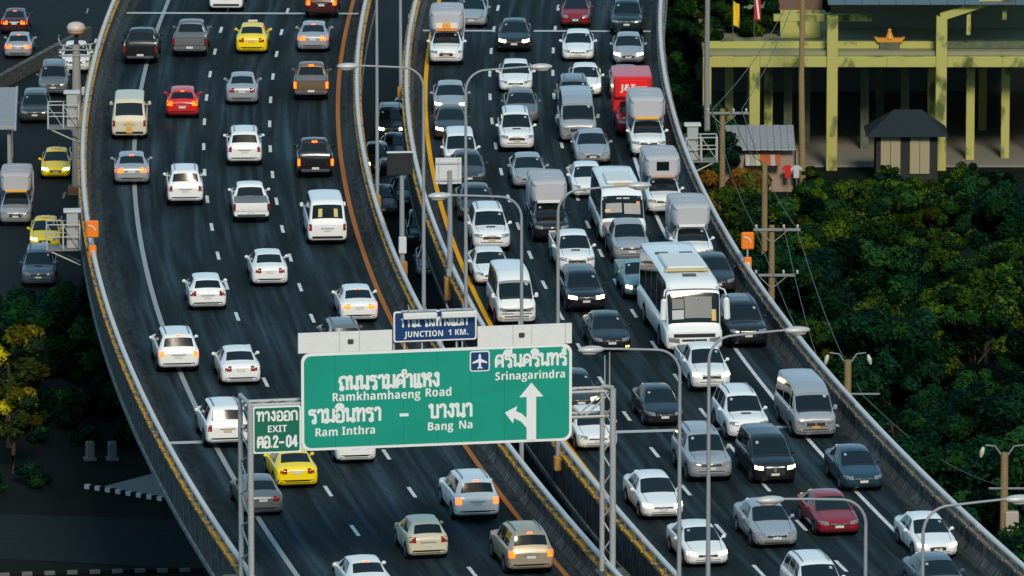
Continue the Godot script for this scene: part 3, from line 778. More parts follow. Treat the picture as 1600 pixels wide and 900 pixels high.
# a panel over the skin given by fn(u, v) -> position, its edges turned inward
func panel(fn: Callable, nu: int, nv: int, off: float, skirt: float) -> ArrayMesh:
	var st := st_new()
	var pos := []
	var nor := []
	for i in nu + 1:
		var rp := []
		for j in nv + 1:
			rp.append(fn.call(float(i) / nu, float(j) / nv))
		pos.append(rp)
	for i in nu + 1:
		var rn := []
		for j in nv + 1:
			var du: Vector3 = pos[mini(i + 1, nu)][j] - pos[maxi(i - 1, 0)][j]
			var dv: Vector3 = pos[i][mini(j + 1, nv)] - pos[i][maxi(j - 1, 0)]
			var n := du.cross(dv).normalized()
			var p: Vector3 = pos[i][j]
			if n.dot(Vector3(p.x * 0.6, p.y - 0.7, p.z * 0.5)) < 0:
				n = -n
			rn.append(n)
		nor.append(rn)
	var q := []
	for i in nu + 1:
		var r := []
		for j in nv + 1:
			r.append(pos[i][j] + nor[i][j] * off)
		q.append(r)
	st.set_smooth_group(0)
	for i in nu:
		for j in nv:
			quad(st, q[i][j], q[i + 1][j], q[i + 1][j + 1], q[i][j + 1], nor[i][j])
	st.set_smooth_group(-1)
	var rim := []
	for i in nu:
		rim.append([i, 0, i + 1, 0])
		rim.append([i, nv, i + 1, nv])
	for j in nv:
		rim.append([0, j, 0, j + 1])
		rim.append([nu, j, nu, j + 1])
	var mid: Vector3 = q[nu / 2][nv / 2]
	for e in rim:
		var a: Vector3 = q[e[0]][e[1]]
		var b: Vector3 = q[e[2]][e[3]]
		quad(st, a, b, b - nor[e[2]][e[3]] * skirt, a - nor[e[0]][e[1]] * skirt, (a + b) * 0.5 - mid)
	return done(st)

func end_panel(k: Dictionary, front: bool, x0: float, y0: float, x1: float, y1: float, off: float, nu := 4, nv := 2, lean := 0.0) -> ArrayMesh:
	var sgn := 1.0 if front else -1.0
	return panel(func(u: float, v: float) -> Vector3:
		var x := lerpf(x0, x1, u)
		var y := lerpf(y0, y1, v) + lean * (u - 0.5)
		return Vector3(x, y, sgn * (k.L * 0.5 - end_depth(k, x, y, front))), nu, nv, off, 0.03)

func body_mesh(k: Dictionary) -> ArrayMesh:
	var ds := []
	for i in k.st.size() - 1:
		var a: float = k.st[i][0]
		var b: float = k.st[i + 1][0]
		var n := clampi(int((b - a) / 0.18), 1, 5)
		for t in n:
			ds.append(lerpf(a, b, float(t) / n))
	ds.append(k.st[k.st.size() - 1][0])
	var rings := []
	for d in ds:
		var s := section(station(k, d))
		var r := []
		for j in 27:
			var p := s[j if j <= 13 else 26 - j]
			r.append(Vector3(p.x if j <= 13 else -p.x, p.y, k.L * 0.5 - d))
		rings.append(r)
	var st := st_new()
	st.set_uv(Vector2.ZERO)
	for i in rings.size() - 1:
		for j in 26:
			var a: Vector3 = rings[i][j]
			var b: Vector3 = rings[i + 1][j]
			var c: Vector3 = rings[i + 1][j + 1]
			var d: Vector3 = rings[i][j + 1]
			st.set_smooth_group(1 if j < 2 or j > 23 else 0)
			st.add_vertex(a); st.add_vertex(d); st.add_vertex(c)
			st.add_vertex(a); st.add_vertex(c); st.add_vertex(b)
	st.set_smooth_group(-1)
	for e in [0, rings.size() - 1]:
		var r: Array = rings[e]
		var mid := Vector3(0, (r[0].y + r[13].y) * 0.5, r[0].z)
		for j in 26:
			tri(st, mid, r[j], r[j + 1], Vector3(0, 0, 1 if e == 0 else -1))
	return done(st)

func veh_shape(kind: String, what: String, maker: Callable) -> Mesh:
	var key := "veh %s %s" % [kind, what]
	if not shapes.has(key):
		shapes[key] = maker.call()
	return shapes[key]

func paint(p: String) -> StandardMaterial3D:
	var v: Array = PAINTS[p]
	return mat("paint_" + p, lin(v[0], v[1], v[2]), v[3], v[4], 0.35)

func make_vehicle(kind_: String, paint_: String, lights: String, label: String, extra: Dictionary, group: String) -> Node3D:
	var base: String = {"taxi": "sedan", "canopy_pickup": "pickup", "box_pickup": "pickup"}.get(kind_, kind_)
	var k := kind_of(base)
	var cat: String = {"sedan": "car", "big_sedan": "car", "hatch": "car", "suv": "car", "crossover": "car", "mpv": "car", "small_mpv": "car", "van": "van", "minibus": "minibus", "coach": "coach", "taxi": "taxi"}.get(kind_, "pickup")
	var called: String = {"sedan": "saloon_car", "big_sedan": "saloon_car", "hatch": "hatchback_car", "suv": "sport_utility_car", "crossover": "sport_utility_car", "mpv": "people_carrier", "small_mpv": "people_carrier", "van": "passenger_van", "minibus": "minibus", "coach": "touring_coach", "taxi": "taxi", "pickup": "pickup_truck", "old_pickup": "pickup_truck", "canopy_pickup": "canopy_pickup", "box_pickup": "box_pickup"}[kind_]
	var t := thing(called, label, cat, Vector3.ZERO, 0.0, group)
	var pm := paint(paint_)
	var glass := mat("tinted_glass", lin(0.006, 0.010, 0.012), 0.07)
	var black := mat("black_plastic", lin(0.012, 0.012, 0.013), 0.55)
	var L: float = k.L
	var big := kind_ == "coach" or kind_ == "minibus"
	part(t, "body", veh_shape(base, "body", body_mesh.bind(k)), pm)
	# glass
	var j0 := 9.75 if not big else 9.3
	var glass_ws := glass
	var ws := part(t, "windscreen", veh_shape(base, "ws", func() -> Mesh: return panel(func(u: float, v: float) -> Vector3: return skin(k, lerpf(j0, 26.0 - j0, u), lerpf(k.ws[0], k.ws[1], v)), 8, 4, 0.012, 0.03)), glass_ws)
	part(t, "rear_window", veh_shape(base, "rw", func() -> Mesh: return panel(func(u: float, v: float) -> Vector3: return skin(k, lerpf(10.2, 15.8, u), lerpf(k.rw[0], k.rw[1], v)), 6, 3, 0.012, 0.03)), glass)
	for i in k.sw.size():
		var w: Array = k.sw[i]
		for side in 2:
			part(t, "side_window", veh_shape(base, "sw%d%d" % [i, side], func() -> Mesh: return panel(func(u: float, v: float) -> Vector3:
				var jj := lerpf(7.15, 9.0, v)
				return skin(k, jj if side == 0 else 26.0 - jj, lerpf(lerpf(w[0], w[2], v), lerpf(w[1], w[3], v), u)), 3, 3, 0.008, 0.02)), glass)
	# front
	var hl: Array = k.hl
	for sg in [1.0, -1.0]:
		var lit: bool = lights == "H" or (lights == "l" and sg < 0)
		var hm: StandardMaterial3D = glow("headlight_lit", Color(1.0, 0.88, 0.62), 9.0) if lit else mat("headlight_glass", lin(0.22, 0.235, 0.25), 0.15, 0.2)
		part(t, "headlight", veh_shape(base, "hl%d" % int(sg), func() -> Mesh: return end_panel(k, true, sg * hl[0], hl[1], sg * hl[2], hl[3], 0.012, 4, 3, (hl[3] - hl[1]) * 0.35)), hm)
		if kind_ != "coach":
			var fm: StandardMaterial3D = glow("fog_lamp_lit", Color(1.0, 0.82, 0.45), 4.0) if lights == "F" else black
			var fy: float = k["in"][1]
			part(t, "fog_lamp", veh_shape(base, "fog%d" % int(sg), func() -> Mesh: return end_panel(k, true, sg * (hl[2] - 0.20), fy, sg * (hl[2] - 0.04), fy + 0.09, 0.01, 2, 1)), fm)
	var variant := rng.randi() % 3
	var gr: Array = k.gr
	var vk := base
	if variant == 1 and not big:
		gr = [gr[0] * 0.86, lerpf(k["in"][2], gr[1], 0.35), gr[2]]
		vk = base + " tall"
	elif variant == 2 and not big:
		gr = [gr[0] * 1.02, lerpf(gr[1], gr[2], 0.35), gr[2]]
		vk = base + " slim"
	var chrome := mat("chrome", lin(0.30, 0.31, 0.32), 0.38, 0.6)
	var grille := part(t, "grille", veh_shape(vk, "gr", func() -> Mesh: return end_panel(k, true, -gr[0], gr[1], gr[0], gr[2], 0.010, 6, 2)), black)
	part(grille, "chrome_bar", veh_shape(vk, "cb", func() -> Mesh: return end_panel(k, true, -gr[0] * 0.96, lerpf(gr[1], gr[2], 0.84), gr[0] * 0.96, lerpf(gr[1], gr[2], 0.97), 0.016, 6, 1)), chrome)
	part(grille, "badge", veh_shape(vk, "bd", func() -> Mesh: return end_panel(k, true, -0.05, lerpf(gr[1], gr[2], 0.35), 0.05, lerpf(gr[1], gr[2], 0.80), 0.022, 2, 2)), chrome)
	var inn: Array = k["in"]
	var stick := rng.randf()
	if stick < 0.75:
		var js := 11.0 if stick < 0.4 else 14.6
		part(ws, "windscreen_sticker", veh_shape(base, "stick%s" % js, func() -> Mesh: return panel(func(u: float, v: float) -> Vector3: return skin(k, lerpf(js, js + 0.42, u), lerpf(lerpf(k.ws[0], k.ws[1], 0.70), lerpf(k.ws[0], k.ws[1], 0.86), v)), 2, 1, 0.016, 0.004)), mat("sticker_pale", lin(0.38, 0.40, 0.41), 0.5))
	part(t, "air_intake", veh_shape(base, "in", func() -> Mesh: return end_panel(k, true, -inn[0], inn[1], inn[0], inn[2], 0.010, 6, 1)), black)
	var plate_m := mat("plate_white", lin(0.62, 0.60, 0.56), 0.5)
	if extra.get("plate", "") == "orange":
		plate_m = mat("plate_orange", lin(0.75, 0.30, 0.01), 0.5)
	elif rng.randf() < 0.25 and kind_ != "sedan":
		plate_m = mat("plate_tan", lin(0.60, 0.42, 0.22), 0.5)
	part(t, "number_plate", veh_shape(base, "pf", func() -> Mesh: return end_panel(k, true, -0.17, k.pf, 0.17, k.pf + 0.10, 0.022, 2, 1)), plate_m)
	# rear
	var tl: Array = k.tl
	for sg in [1.0, -1.0]:
		var tm: StandardMaterial3D = glow("tail_lamp_lit", Color(1.0, 0.24, 0.02), 6.0) if lights == "T" else mat("tail_lamp", lin(0.24, 0.012, 0.010), 0.18)
		tm.roughness = 0.45
		tm.metallic_specular = 0.2
		if k.has("bed"):
			continue
		part(t, "tail_lamp", veh_shape(base, "tl%d" % int(sg), func() -> Mesh: return end_panel(k, false, sg * tl[0], tl[1], sg * tl[2], tl[3], 0.012, 3, 3)), tm)
	if not k.has("bed"):
		part(t, "number_plate", veh_shape(base, "pr", func() -> Mesh: return end_panel(k, false, -0.18, k.pr, 0.18, k.pr + 0.11, 0.02, 2, 1)), plate_m)
		var hm2: StandardMaterial3D = chrome if paint_ != "black" else black
		part(t, "boot_trim", veh_shape(base, "bt", func() -> Mesh: return end_panel(k, false, -0.32, k.pr + 0.13, 0.32, k.pr + 0.17, 0.015, 3, 1)), hm2)
		if lights == "T":
			part(t, "brake_lamp", veh_shape(base, "bl", func() -> Mesh: return panel(func(u: float, v: float) -> Vector3: return skin(k, lerpf(12.6, 13.4, u), lerpf(k.rw[0] - 0.10, k.rw[0] - 0.03, v)), 2, 1, 0.015, 0.03)), mats["tail_lamp_lit"])
	part(t, "rear_bumper", veh_shape(base, "rb", func() -> Mesh: return end_panel(k, false, -k.st[4][2] * 0.78, k.st[5][1] + 0.16, k.st[4][2] * 0.78, k.st[5][1] + 0.28, 0.014, 6, 1)), black if not k.has("bed") else chrome)
	# black cowl under the windscreen, bonnet and door gaps
	if not big:
		part(t, "cowl_panel", veh_shape(base, "cowl", func() -> Mesh: return panel(func(u: float, v: float) -> Vector3: return skin(k, lerpf(10.0, 16.0, u), lerpf(k.ws[0] - 0.09, k.ws[0] + 0.005, v)), 6, 1, 0.009, 0.02)), black)
		for side in 2:
			part(t, "bonnet_gap", veh_shape(base, "bg%d" % side, func() -> Mesh: return panel(func(u: float, v: float) -> Vector3:
				var jj := lerpf(10.35, 10.50, v)
				return skin(k, jj if side == 0 else 26.0 - jj, lerpf(0.22, k.ws[0] - 0.08, u)), 5, 1, 0.004, 0.01)), black)
			for i in k.sw.size():
				part(t, "door_gap", veh_shape(base, "dg%d%d" % [i, side], func() -> Mesh: return panel(func(u: float, v: float) -> Vector3:
					var jj := lerpf(3.2, 7.0, v)
					return skin(k, jj if side == 0 else 26.0 - jj, lerpf(k.sw[i][1] + 0.02, k.sw[i][1] + 0.045, u)), 1, 5, 0.004, 0.01)), black)
	# mirrors
	var mw: float = station(k, k.mir[0])[2]
	for sg in [1.0, -1.0]:
		if kind_ == "coach":
			var mst := st_new()
			add_tube(mst, [Vector3(sg * 1.05, 3.0, L * 0.5 - 0.7), Vector3(sg * 1.32, 2.95, L * 0.5 - 0.1), Vector3(sg * 1.38, 2.75, L * 0.5 + 0.12)], 0.035)
			var hang := Transform3D(Basis.from_euler(Vector3(0, 0, sg * 0.05)), Vector3(sg * 1.40, 2.15, L * 0.5 + 0.15))
			add_box(mst, hang, Vector3(0.26, 1.0, 0.20), 0.08)
			part(t, "mirror", done(mst), pm)
		else:
			var mm := veh_shape(base, "mir%d" % int(sg), func() -> Mesh:
				var mst := st_new()
				add_box(mst, Transform3D(Basis(), Vector3(sg * (mw + 0.085), k.mir[1], L * 0.5 - k.mir[0])), Vector3(0.17, 0.14 if base != "van" else 0.22, 0.12), 0.045)
				add_box(mst, Transform3D(Basis(), Vector3(sg * (mw - 0.02), k.mir[1] - 0.06, L * 0.5 - k.mir[0])), Vector3(0.10, 0.04, 0.06), 0.01)
				return done(mst))
			part(t, "mirror", mm, black if (big or (paint_ == "silver" and base == "pickup")) else pm)
	# wheels
	var wr: float = k.wr
	for d in k.wheels:
		for sg in [1.0, -1.0]:
			var ww: float = station(k, d)[2]
			var tyre := part(t, "wheel", veh_shape("all", "tyre%s" % wr, func() -> Mesh: return lathe_mesh([Vector2(0.0, -0.11), Vector2(wr * 0.62, -0.11), Vector2(wr * 0.95, -0.10), Vector2(wr, -0.07), Vector2(wr, 0.07), Vector2(wr * 0.95, 0.10), Vector2(wr * 0.62, 0.11), Vector2(0.0, 0.10)], 20)), mat("tyre_rubber", lin(0.012, 0.012, 0.012), 0.9), Vector3(sg * (ww - 0.085), wr, L * 0.5 - d), Vector3(0, 0, PI / 2 * -sg))
			part(tyre, "rim", veh_shape("all", "rim%s" % wr, func() -> Mesh: return lathe_mesh([Vector2(wr * 0.64, 0.10), Vector2(wr * 0.60, 0.118), Vector2(wr * 0.50, 0.105), Vector2(wr * 0.2, 0.110), Vector2(0.0, 0.125)], 20)), mat("alloy", lin(0.34, 0.35, 0.36), 0.35, 0.7))
			part(t, "wheel_arch", veh_shape(base, "arch%s" % [d], func() -> Mesh:
				var ast := st_new()
				var pts := []
				for a in 9:
					var an := PI * a / 8.0
					pts.append(Vector3(0, sin(an) * (wr + 0.05), cos(an) * (wr + 0.05)))
				add_tube(ast, pts, 0.045, 0.045, 6)
				return done(ast)), black, Vector3(sg * (ww - 0.025), wr, L * 0.5 - d))
	# kind-specific pieces
	if k.has("bed"):
		var b0: float = L * 0.5 - k.bed[0]
		var b1: float = L * 0.5 - k.bed[1]
		var hw: float = k.st[k.st.size() - 2][2]
		var wall := veh_shape(base, "bedwall", func() -> Mesh:
			var s := st_new()
			add_box(s, Transform3D(Basis(), Vector3(0, 0.93, (b0 + b1) * 0.5)), Vector3(0.07, 0.42, b0 - b1), 0.02)
			return done(s))
		for sg in [1.0, -1.0]:
			part(t, "bed_wall", wall, pm, Vector3(sg * (hw - 0.015), 0, 0))
			part(t, "tail_lamp", box_mesh(Vector3(0.13, 0.34, 0.07), 0.02), mats["tail_lamp_lit"] if lights == "T" else mats["tail_lamp"] if mats.has("tail_lamp") else mat("tail_lamp", lin(0.24, 0.012, 0.010), 0.45), Vector3(sg * (hw - 0.035), 0.93, b1 - 0.02))
		part(t, "tailgate", veh_shape(base, "gate", func() -> Mesh:
			var s := st_new()
			add_box(s, Transform3D(Basis(), Vector3(0, 0.93, b1 + 0.0)), Vector3(hw * 2 - 0.12, 0.42, 0.06), 0.02)
			add_box(s, Transform3D(Basis(), Vector3(0, 0.93, b1 - 0.035)), Vector3(hw * 1.3, 0.22, 0.02), 0.008)
			return done(s)), pm)
		part(t, "number_plate", box_mesh(Vector3(0.36, 0.12, 0.02), 0.004), plate_m, Vector3(0, 0.62, b1 - 0.045))
		if kind_ == "pickup" and lights == "T":
			part(t, "brake_lamp", box_mesh(Vector3(0.26, 0.10, 0.05), 0.02), mats["tail_lamp_lit"], Vector3(0, 1.66, L * 0.5 - 3.33))
		if kind_ == "pickup" and paint_ in ["white", "bronze", "grey"]:
			part(t, "bed_cover", box_mesh(Vector3(hw * 2 - 0.16, 0.04, b0 - b1 - 0.1), 0.015), mat("bed_cover_grey", lin(0.16, 0.165, 0.17), 0.6), Vector3(0, 1.165, (b0 + b1) * 0.5))
	if kind_ == "canopy_pickup":
		var cm := mat("canopy_grey", lin(0.42, 0.42, 0.44), 0.65)
		part(t, "canopy", veh_shape("canopy", "shell", func() -> Mesh:
			var k2 := {"L": L, "st": [[1.74, 1.82, 0.68, 2.40, 2.66, 0.64], [1.80, 1.76, 0.76, 2.50, 2.75, 0.76], [2.15, 1.74, 0.87, 2.52, 2.81, 0.82], [3.0, 1.74, 0.90, 2.45, 2.82, 0.82], [3.36, 1.74, 0.92, 2.45, 2.82, 0.83], [3.44, 1.16, 0.92, 2.45, 2.82, 0.83], [5.12, 1.16, 0.92, 2.45, 2.80, 0.83], [5.22, 1.18, 0.90, 2.40, 2.70, 0.80]]}
			return body_mesh(k2)), cm)
		for dz in [2.9, 4.2]:
			part(t, "canopy_hoop", veh_shape("canopy", "hoop%s" % dz, func() -> Mesh:
				return tube_mesh([Vector3(0.93, 1.3 if dz > 3.4 else 1.80, L * 0.5 - dz), Vector3(0.93, 2.46, L * 0.5 - dz), Vector3(0.84, 2.77, L * 0.5 - dz), Vector3(0.0, 2.84, L * 0.5 - dz), Vector3(-0.84, 2.77, L * 0.5 - dz), Vector3(-0.93, 2.46, L * 0.5 - dz), Vector3(-0.93, 1.3 if dz > 3.4 else 1.80, L * 0.5 - dz)], 0.025, 0.025, 6)), cm)
		if extra.has("win"):
			part(t, "canopy_window", box_mesh(Vector3(0.62, 0.46, 0.05), 0.02), glass, Vector3(0, 2.32, L * 0.5 - 1.735))
		var band: Color = {"orange": lin(0.80, 0.20, 0.02), "amber": lin(0.80, 0.36, 0.03), "white": lin(0.72, 0.70, 0.68)}.get(extra.get("sign", ""), lin(0.55, 0.30, 0.22))
		var sign_ := part(t, "roof_sign", box_mesh(Vector3(1.22, 0.13, 0.08), 0.02), mat("sign_band_" + str(extra.get("sign", "plain")), band, 0.5), Vector3(0, 1.80, L * 0.5 - 1.72))
		if extra.get("sign", "") == "orange":
			var disc := part(t, "round_emblem", lathe_mesh([Vector2(0.0, 0.03), Vector2(0.20, 0.03), Vector2(0.22, 0.015), Vector2(0.22, 0.0)], 20), mat("emblem_orange", lin(0.80, 0.25, 0.02), 0.5), Vector3(0, 2.04, L * 0.5 - 1.695), Vector3(PI / 2, 0, 0))
			part(t, "sign_board", box_mesh(Vector3(1.16, 0.30, 0.05), 0.01), mat("sign_cream", lin(0.72, 0.66, 0.55), 0.6), Vector3(0, 2.04, L * 0.5 - 1.72))
			part(disc, "emblem_ring", lathe_mesh([Vector2(0.11, 0.036), Vector2(0.15, 0.036)], 20), mat("emblem_yellow", lin(0.8, 0.5, 0.1), 0.5))
	if kind_ == "box_pickup":
		var rm := paint("box_red")
		part(t, "cargo_box", box_mesh(Vector3(2.0, 2.0, 3.25), 0.06), rm, Vector3(0, 1.95, L * 0.5 - 3.62 - 0.05))
		var fair := part(t, "cab_fairing", box_mesh(Vector3(1.96, 1.16, 0.4), 0.10), rm, Vector3(0, 2.36, L * 0.5 - 1.98))
		part(fair, "sign_board", box_mesh(Vector3(1.45, 0.84, 0.05), 0.02), mat("sign_red_glossy", lin(0.85, 0.022, 0.015), 0.2), Vector3(0, -0.02, 0.215))
		var tm := text_mesh("J&T", 0.34, 0.02, true)
		part(fair, "lettering", tm, mat("letter_white", lin(0.78, 0.78, 0.77), 0.5), Vector3(-0.24, 0.02, 0.245))
		part(fair, "lettering", text_mesh("EXPRESS", 0.15, 0.02, true), mats["letter_white"], Vector3(0.32, 0.0, 0.245))
	if kind_ == "taxi":
		part(t, "roof_lamp", box_mesh(Vector3(0.55, 0.13, 0.16), 0.04), mat("taxi_sign", lin(0.55, 0.50, 0.36), 0.5), Vector3(0, 1.53, L * 0.5 - 2.35))
		part(t, "roof_panel", panel(func(u: float, v: float) -> Vector3: return skin(k, lerpf(11.2, 14.8, u), lerpf(2.6, 3.3, v)), 4, 3, 0.006, 0.01), mat("pale_yellow", lin(0.78, 0.62, 0.22), 0.4))
	if extra.has("rails") or kind_ == "suv":
		for sg in [1.0, -1.0]:
			part(t, "roof_rail", veh_shape(base, "rail%d" % int(sg), func() -> Mesh:
				var a := skin(k, 11.0 if sg > 0 else 15.0, k.ws[1] + 0.25)
				var b := skin(k, 11.0 if sg > 0 else 15.0, lerpf(k.ws[1], k.rw[0], 0.5))
				var c := skin(k, 11.0 if sg > 0 else 15.0, k.rw[0] - 0.3)
				return tube_mesh([a, a + Vector3(0, 0.05, -0.06), b + Vector3(0, 0.06, 0), c + Vector3(0, 0.05, 0.06), c], 0.022, 0.022, 6)), mat("rail_metal", lin(0.22, 0.225, 0.23), 0.4, 0.6))
	if kind_ == "suv" and paint_ == "white" or extra.has("scoop"):
		part(t, "bonnet_scoop", veh_shape(base, "scoop", func() -> Mesh: return panel(func(u: float, v: float) -> Vector3: return skin(k, lerpf(12.3, 13.7, u), lerpf(0.80, 0.95, v)), 3, 2, 0.03, 0.05)), black)
	if kind_ == "van":
		part(t, "bumper_trim", veh_shape(base, "bump", func() -> Mesh: return end_panel(k, true, -0.72, 0.62, 0.72, 0.68, 0.016, 8, 1)), chrome)
		part(t, "sun_strip", veh_shape(base, "strip", func() -> Mesh: return panel(func(u: float, v: float) -> Vector3: return skin(k, lerpf(10.0, 16.0, u), lerpf(1.05, 1.15, v)), 6, 1, 0.018, 0.01)), mat("sun_strip_grey", lin(0.24, 0.26, 0.27), 0.4))
		if paint_ == "cream":
			part(t, "door_stripe", veh_shape(base, "dstr", func() -> Mesh: return end_panel(k, false, -0.16, 0.45, 0.16, 1.02, 0.016, 2, 4)), mat("stripe_ochre", lin(0.66, 0.34, 0.06), 0.5))
		elif paint_ == "white" and group.begins_with("vehicles leaving"):
			for sx in [-0.35, 0.25]:
				part(t, "window_sticker", panel(func(u: float, v: float) -> Vector3: return skin(k, lerpf(13.0 + sx * 4.0, 13.6 + sx * 4.0, u), lerpf(5.14, 5.20, v)), 2, 1, 0.02, 0.01), mat("sticker_yellow", lin(0.6, 0.5, 0.15), 0.5))
	if kind_ == "minibus":
		part(t, "roof_unit", box_mesh(Vector3(1.3, 0.16, 2.6), 0.06), mat("roof_white", lin(0.70, 0.69, 0.66), 0.5), Vector3(0, 2.78, L * 0.5 - 3.2))
		part(t, "route_box", box_mesh(Vector3(0.8, 0.10, 0.28), 0.03), mat("route_ochre", lin(0.55, 0.36, 0.10), 0.5), Vector3(0.1, 2.74, L * 0.5 - 1.55))
		part(t, "front_panel", end_panel(k, true, -1.00, 0.88, -0.20, 1.06, 0.016, 6, 2), mat("panel_orange", lin(0.80, 0.08, 0.02), 0.4))
		for rl in [[12.1, 12.9], [13.1, 13.7]]:
			part(t, "route_strip", panel(func(u: float, v: float) -> Vector3: return skin(k, lerpf(rl[0], rl[1], u), lerpf(0.70, 0.735, v)), 3, 1, 0.018, 0.005), mat("letter_pale", lin(0.4, 0.4, 0.4), 0.5))
		for spec in [[-0.62, 0.34, 0.30, 0.12, lin(0.70, 0.36, 0.10)], [0.42, 0.40, 0.72, 0.46, lin(0.24, 0.235, 0.23)], [-0.36, 0.44, 0.66, 0.42, lin(0.22, 0.215, 0.21)], [0.66, 0.66, 0.20, 0.14, lin(0.8, 0.2, 0.03)]]:
			var x0: float = spec[0]
			part(ws, "windscreen_patch", panel(func(u: float, v: float) -> Vector3: return skin(k, 13.0 - (x0 + (u - 0.5) * spec[2]) * 3.1, lerpf(0.24, 0.80, clampf(spec[1] + (v - 0.5) * spec[3], 0.05, 0.95))), 3, 2, 0.016, 0.005), mat("glass_patch_%s" % spec[4], spec[4], 0.3))
	if kind_ == "coach":
		part(t, "roof_unit", box_mesh(Vector3(1.7, 0.20, 3.4), 0.07), mat("roof_white", lin(0.70, 0.69, 0.66), 0.5), Vector3(0, 3.38, L * 0.5 - 4.6))
		part(t, "roof_spoiler", box_mesh(Vector3(2.0, 0.10, 0.35), 0.04), mat("roof_ochre", lin(0.55, 0.42, 0.20), 0.5), Vector3(0, 3.37, L * 0.5 - 2.75))
		for h in [[-0.55, 7.2], [0.55, 7.2], [0.0, 1.9]]:
			part(t, "roof_hatch", box_mesh(Vector3(0.60, 0.05, 0.45), 0.02), mat("hatch_dark", lin(0.06, 0.065, 0.07), 0.5), Vector3(h[0], 3.30, L * 0.5 - h[1]))
		# patches laid on the glass: broad greys paint its reflection, small ones are items
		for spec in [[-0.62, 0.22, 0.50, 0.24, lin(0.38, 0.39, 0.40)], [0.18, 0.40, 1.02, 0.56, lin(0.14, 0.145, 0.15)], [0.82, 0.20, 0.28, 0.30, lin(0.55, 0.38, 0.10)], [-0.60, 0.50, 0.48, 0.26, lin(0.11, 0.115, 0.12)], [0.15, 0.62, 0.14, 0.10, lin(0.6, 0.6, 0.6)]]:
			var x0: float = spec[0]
			part(ws, "windscreen_patch", panel(func(u: float, v: float) -> Vector3: return skin(k, 13.0 - (x0 + (u - 0.5) * spec[2]) * 2.6, lerpf(0.26, 0.70, clampf(spec[1] + (v - 0.5) * spec[3], 0.05, 0.95))), 3, 2, 0.016, 0.005), mat("glass_patch_%s" % spec[4], spec[4], 0.3))
		part(t, "front_mask", end_panel(k, true, -0.92, 0.88, 0.92, 1.04, 0.012, 8, 2), black)
	if kind_ == "old_pickup":
		for c in [[-0.3, -0.4, 0.5, 0.5], [0.25, -1.4, 0.6, 0.45]]:
			part(t, "cargo_crate", box_mesh(Vector3(c[2], 0.34, c[3]), 0.02), mat("crate_ochre", lin(0.30, 0.26, 0.12), 0.8), Vector3(c[0], 0.75 + 0.17 + 0.02, L * 0.5 - 3.0 + c[1] * 0.6))
	return t

func build_vehicles() -> void:
	for side in 2:
		var c: Array = ONC if side == 0 else DEP
		for r in (ONCOMING if side == 0 else DEPARTING):
			var v := make_vehicle(r[0], r[1], r[4], r[5], r[6], "vehicles coming along the carriageway beside the thicket" if side == 0 else "vehicles leaving under the green sign")
			var L: float = kind_of({"taxi": "sedan", "canopy_pickup": "pickup", "box_pickup": "pickup"}.get(r[0], r[0])).L
			var a := road_turn(c, r[2] - L * 0.5)
			v.position = on_road(c, r[2], r[3], 0.0) - Vector3(sin(a), 0, cos(a)) * L * 0.5 + Vector3(0, 0.001, 0)
			v.rotation.y = a + (0.0 if side == 0 else PI)
			v.scale = Vector3(rng.randf_range(0.97, 1.03), rng.randf_range(0.97, 1.04), rng.randf_range(0.97, 1.02))
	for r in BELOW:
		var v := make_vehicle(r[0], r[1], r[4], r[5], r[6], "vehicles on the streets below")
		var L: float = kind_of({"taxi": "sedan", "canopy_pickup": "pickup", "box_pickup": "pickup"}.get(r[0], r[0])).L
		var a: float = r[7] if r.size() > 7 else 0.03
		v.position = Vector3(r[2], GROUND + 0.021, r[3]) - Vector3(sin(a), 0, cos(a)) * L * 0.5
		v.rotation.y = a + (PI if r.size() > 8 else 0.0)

# ------------------------------------------------------------------ lettering
func text_mesh(s: String, size: float, depth: float, bold: bool) -> Mesh:
	var key := "text %s %s %s" % [s, size, bold]
	if shapes.has(key):
		return shapes[key]
	var f := SystemFont.new()
	f.font_names = PackedStringArray(["Droid Sans"])
	f.font_weight = 700 if bold else 400
	var t := TextMesh.new()
	t.text = s
	t.font = f
	t.font_size = 64
	t.pixel_size = size / 46.0
	t.depth = depth
	t.curve_step = 2.0
	shapes[key] = t
	return t

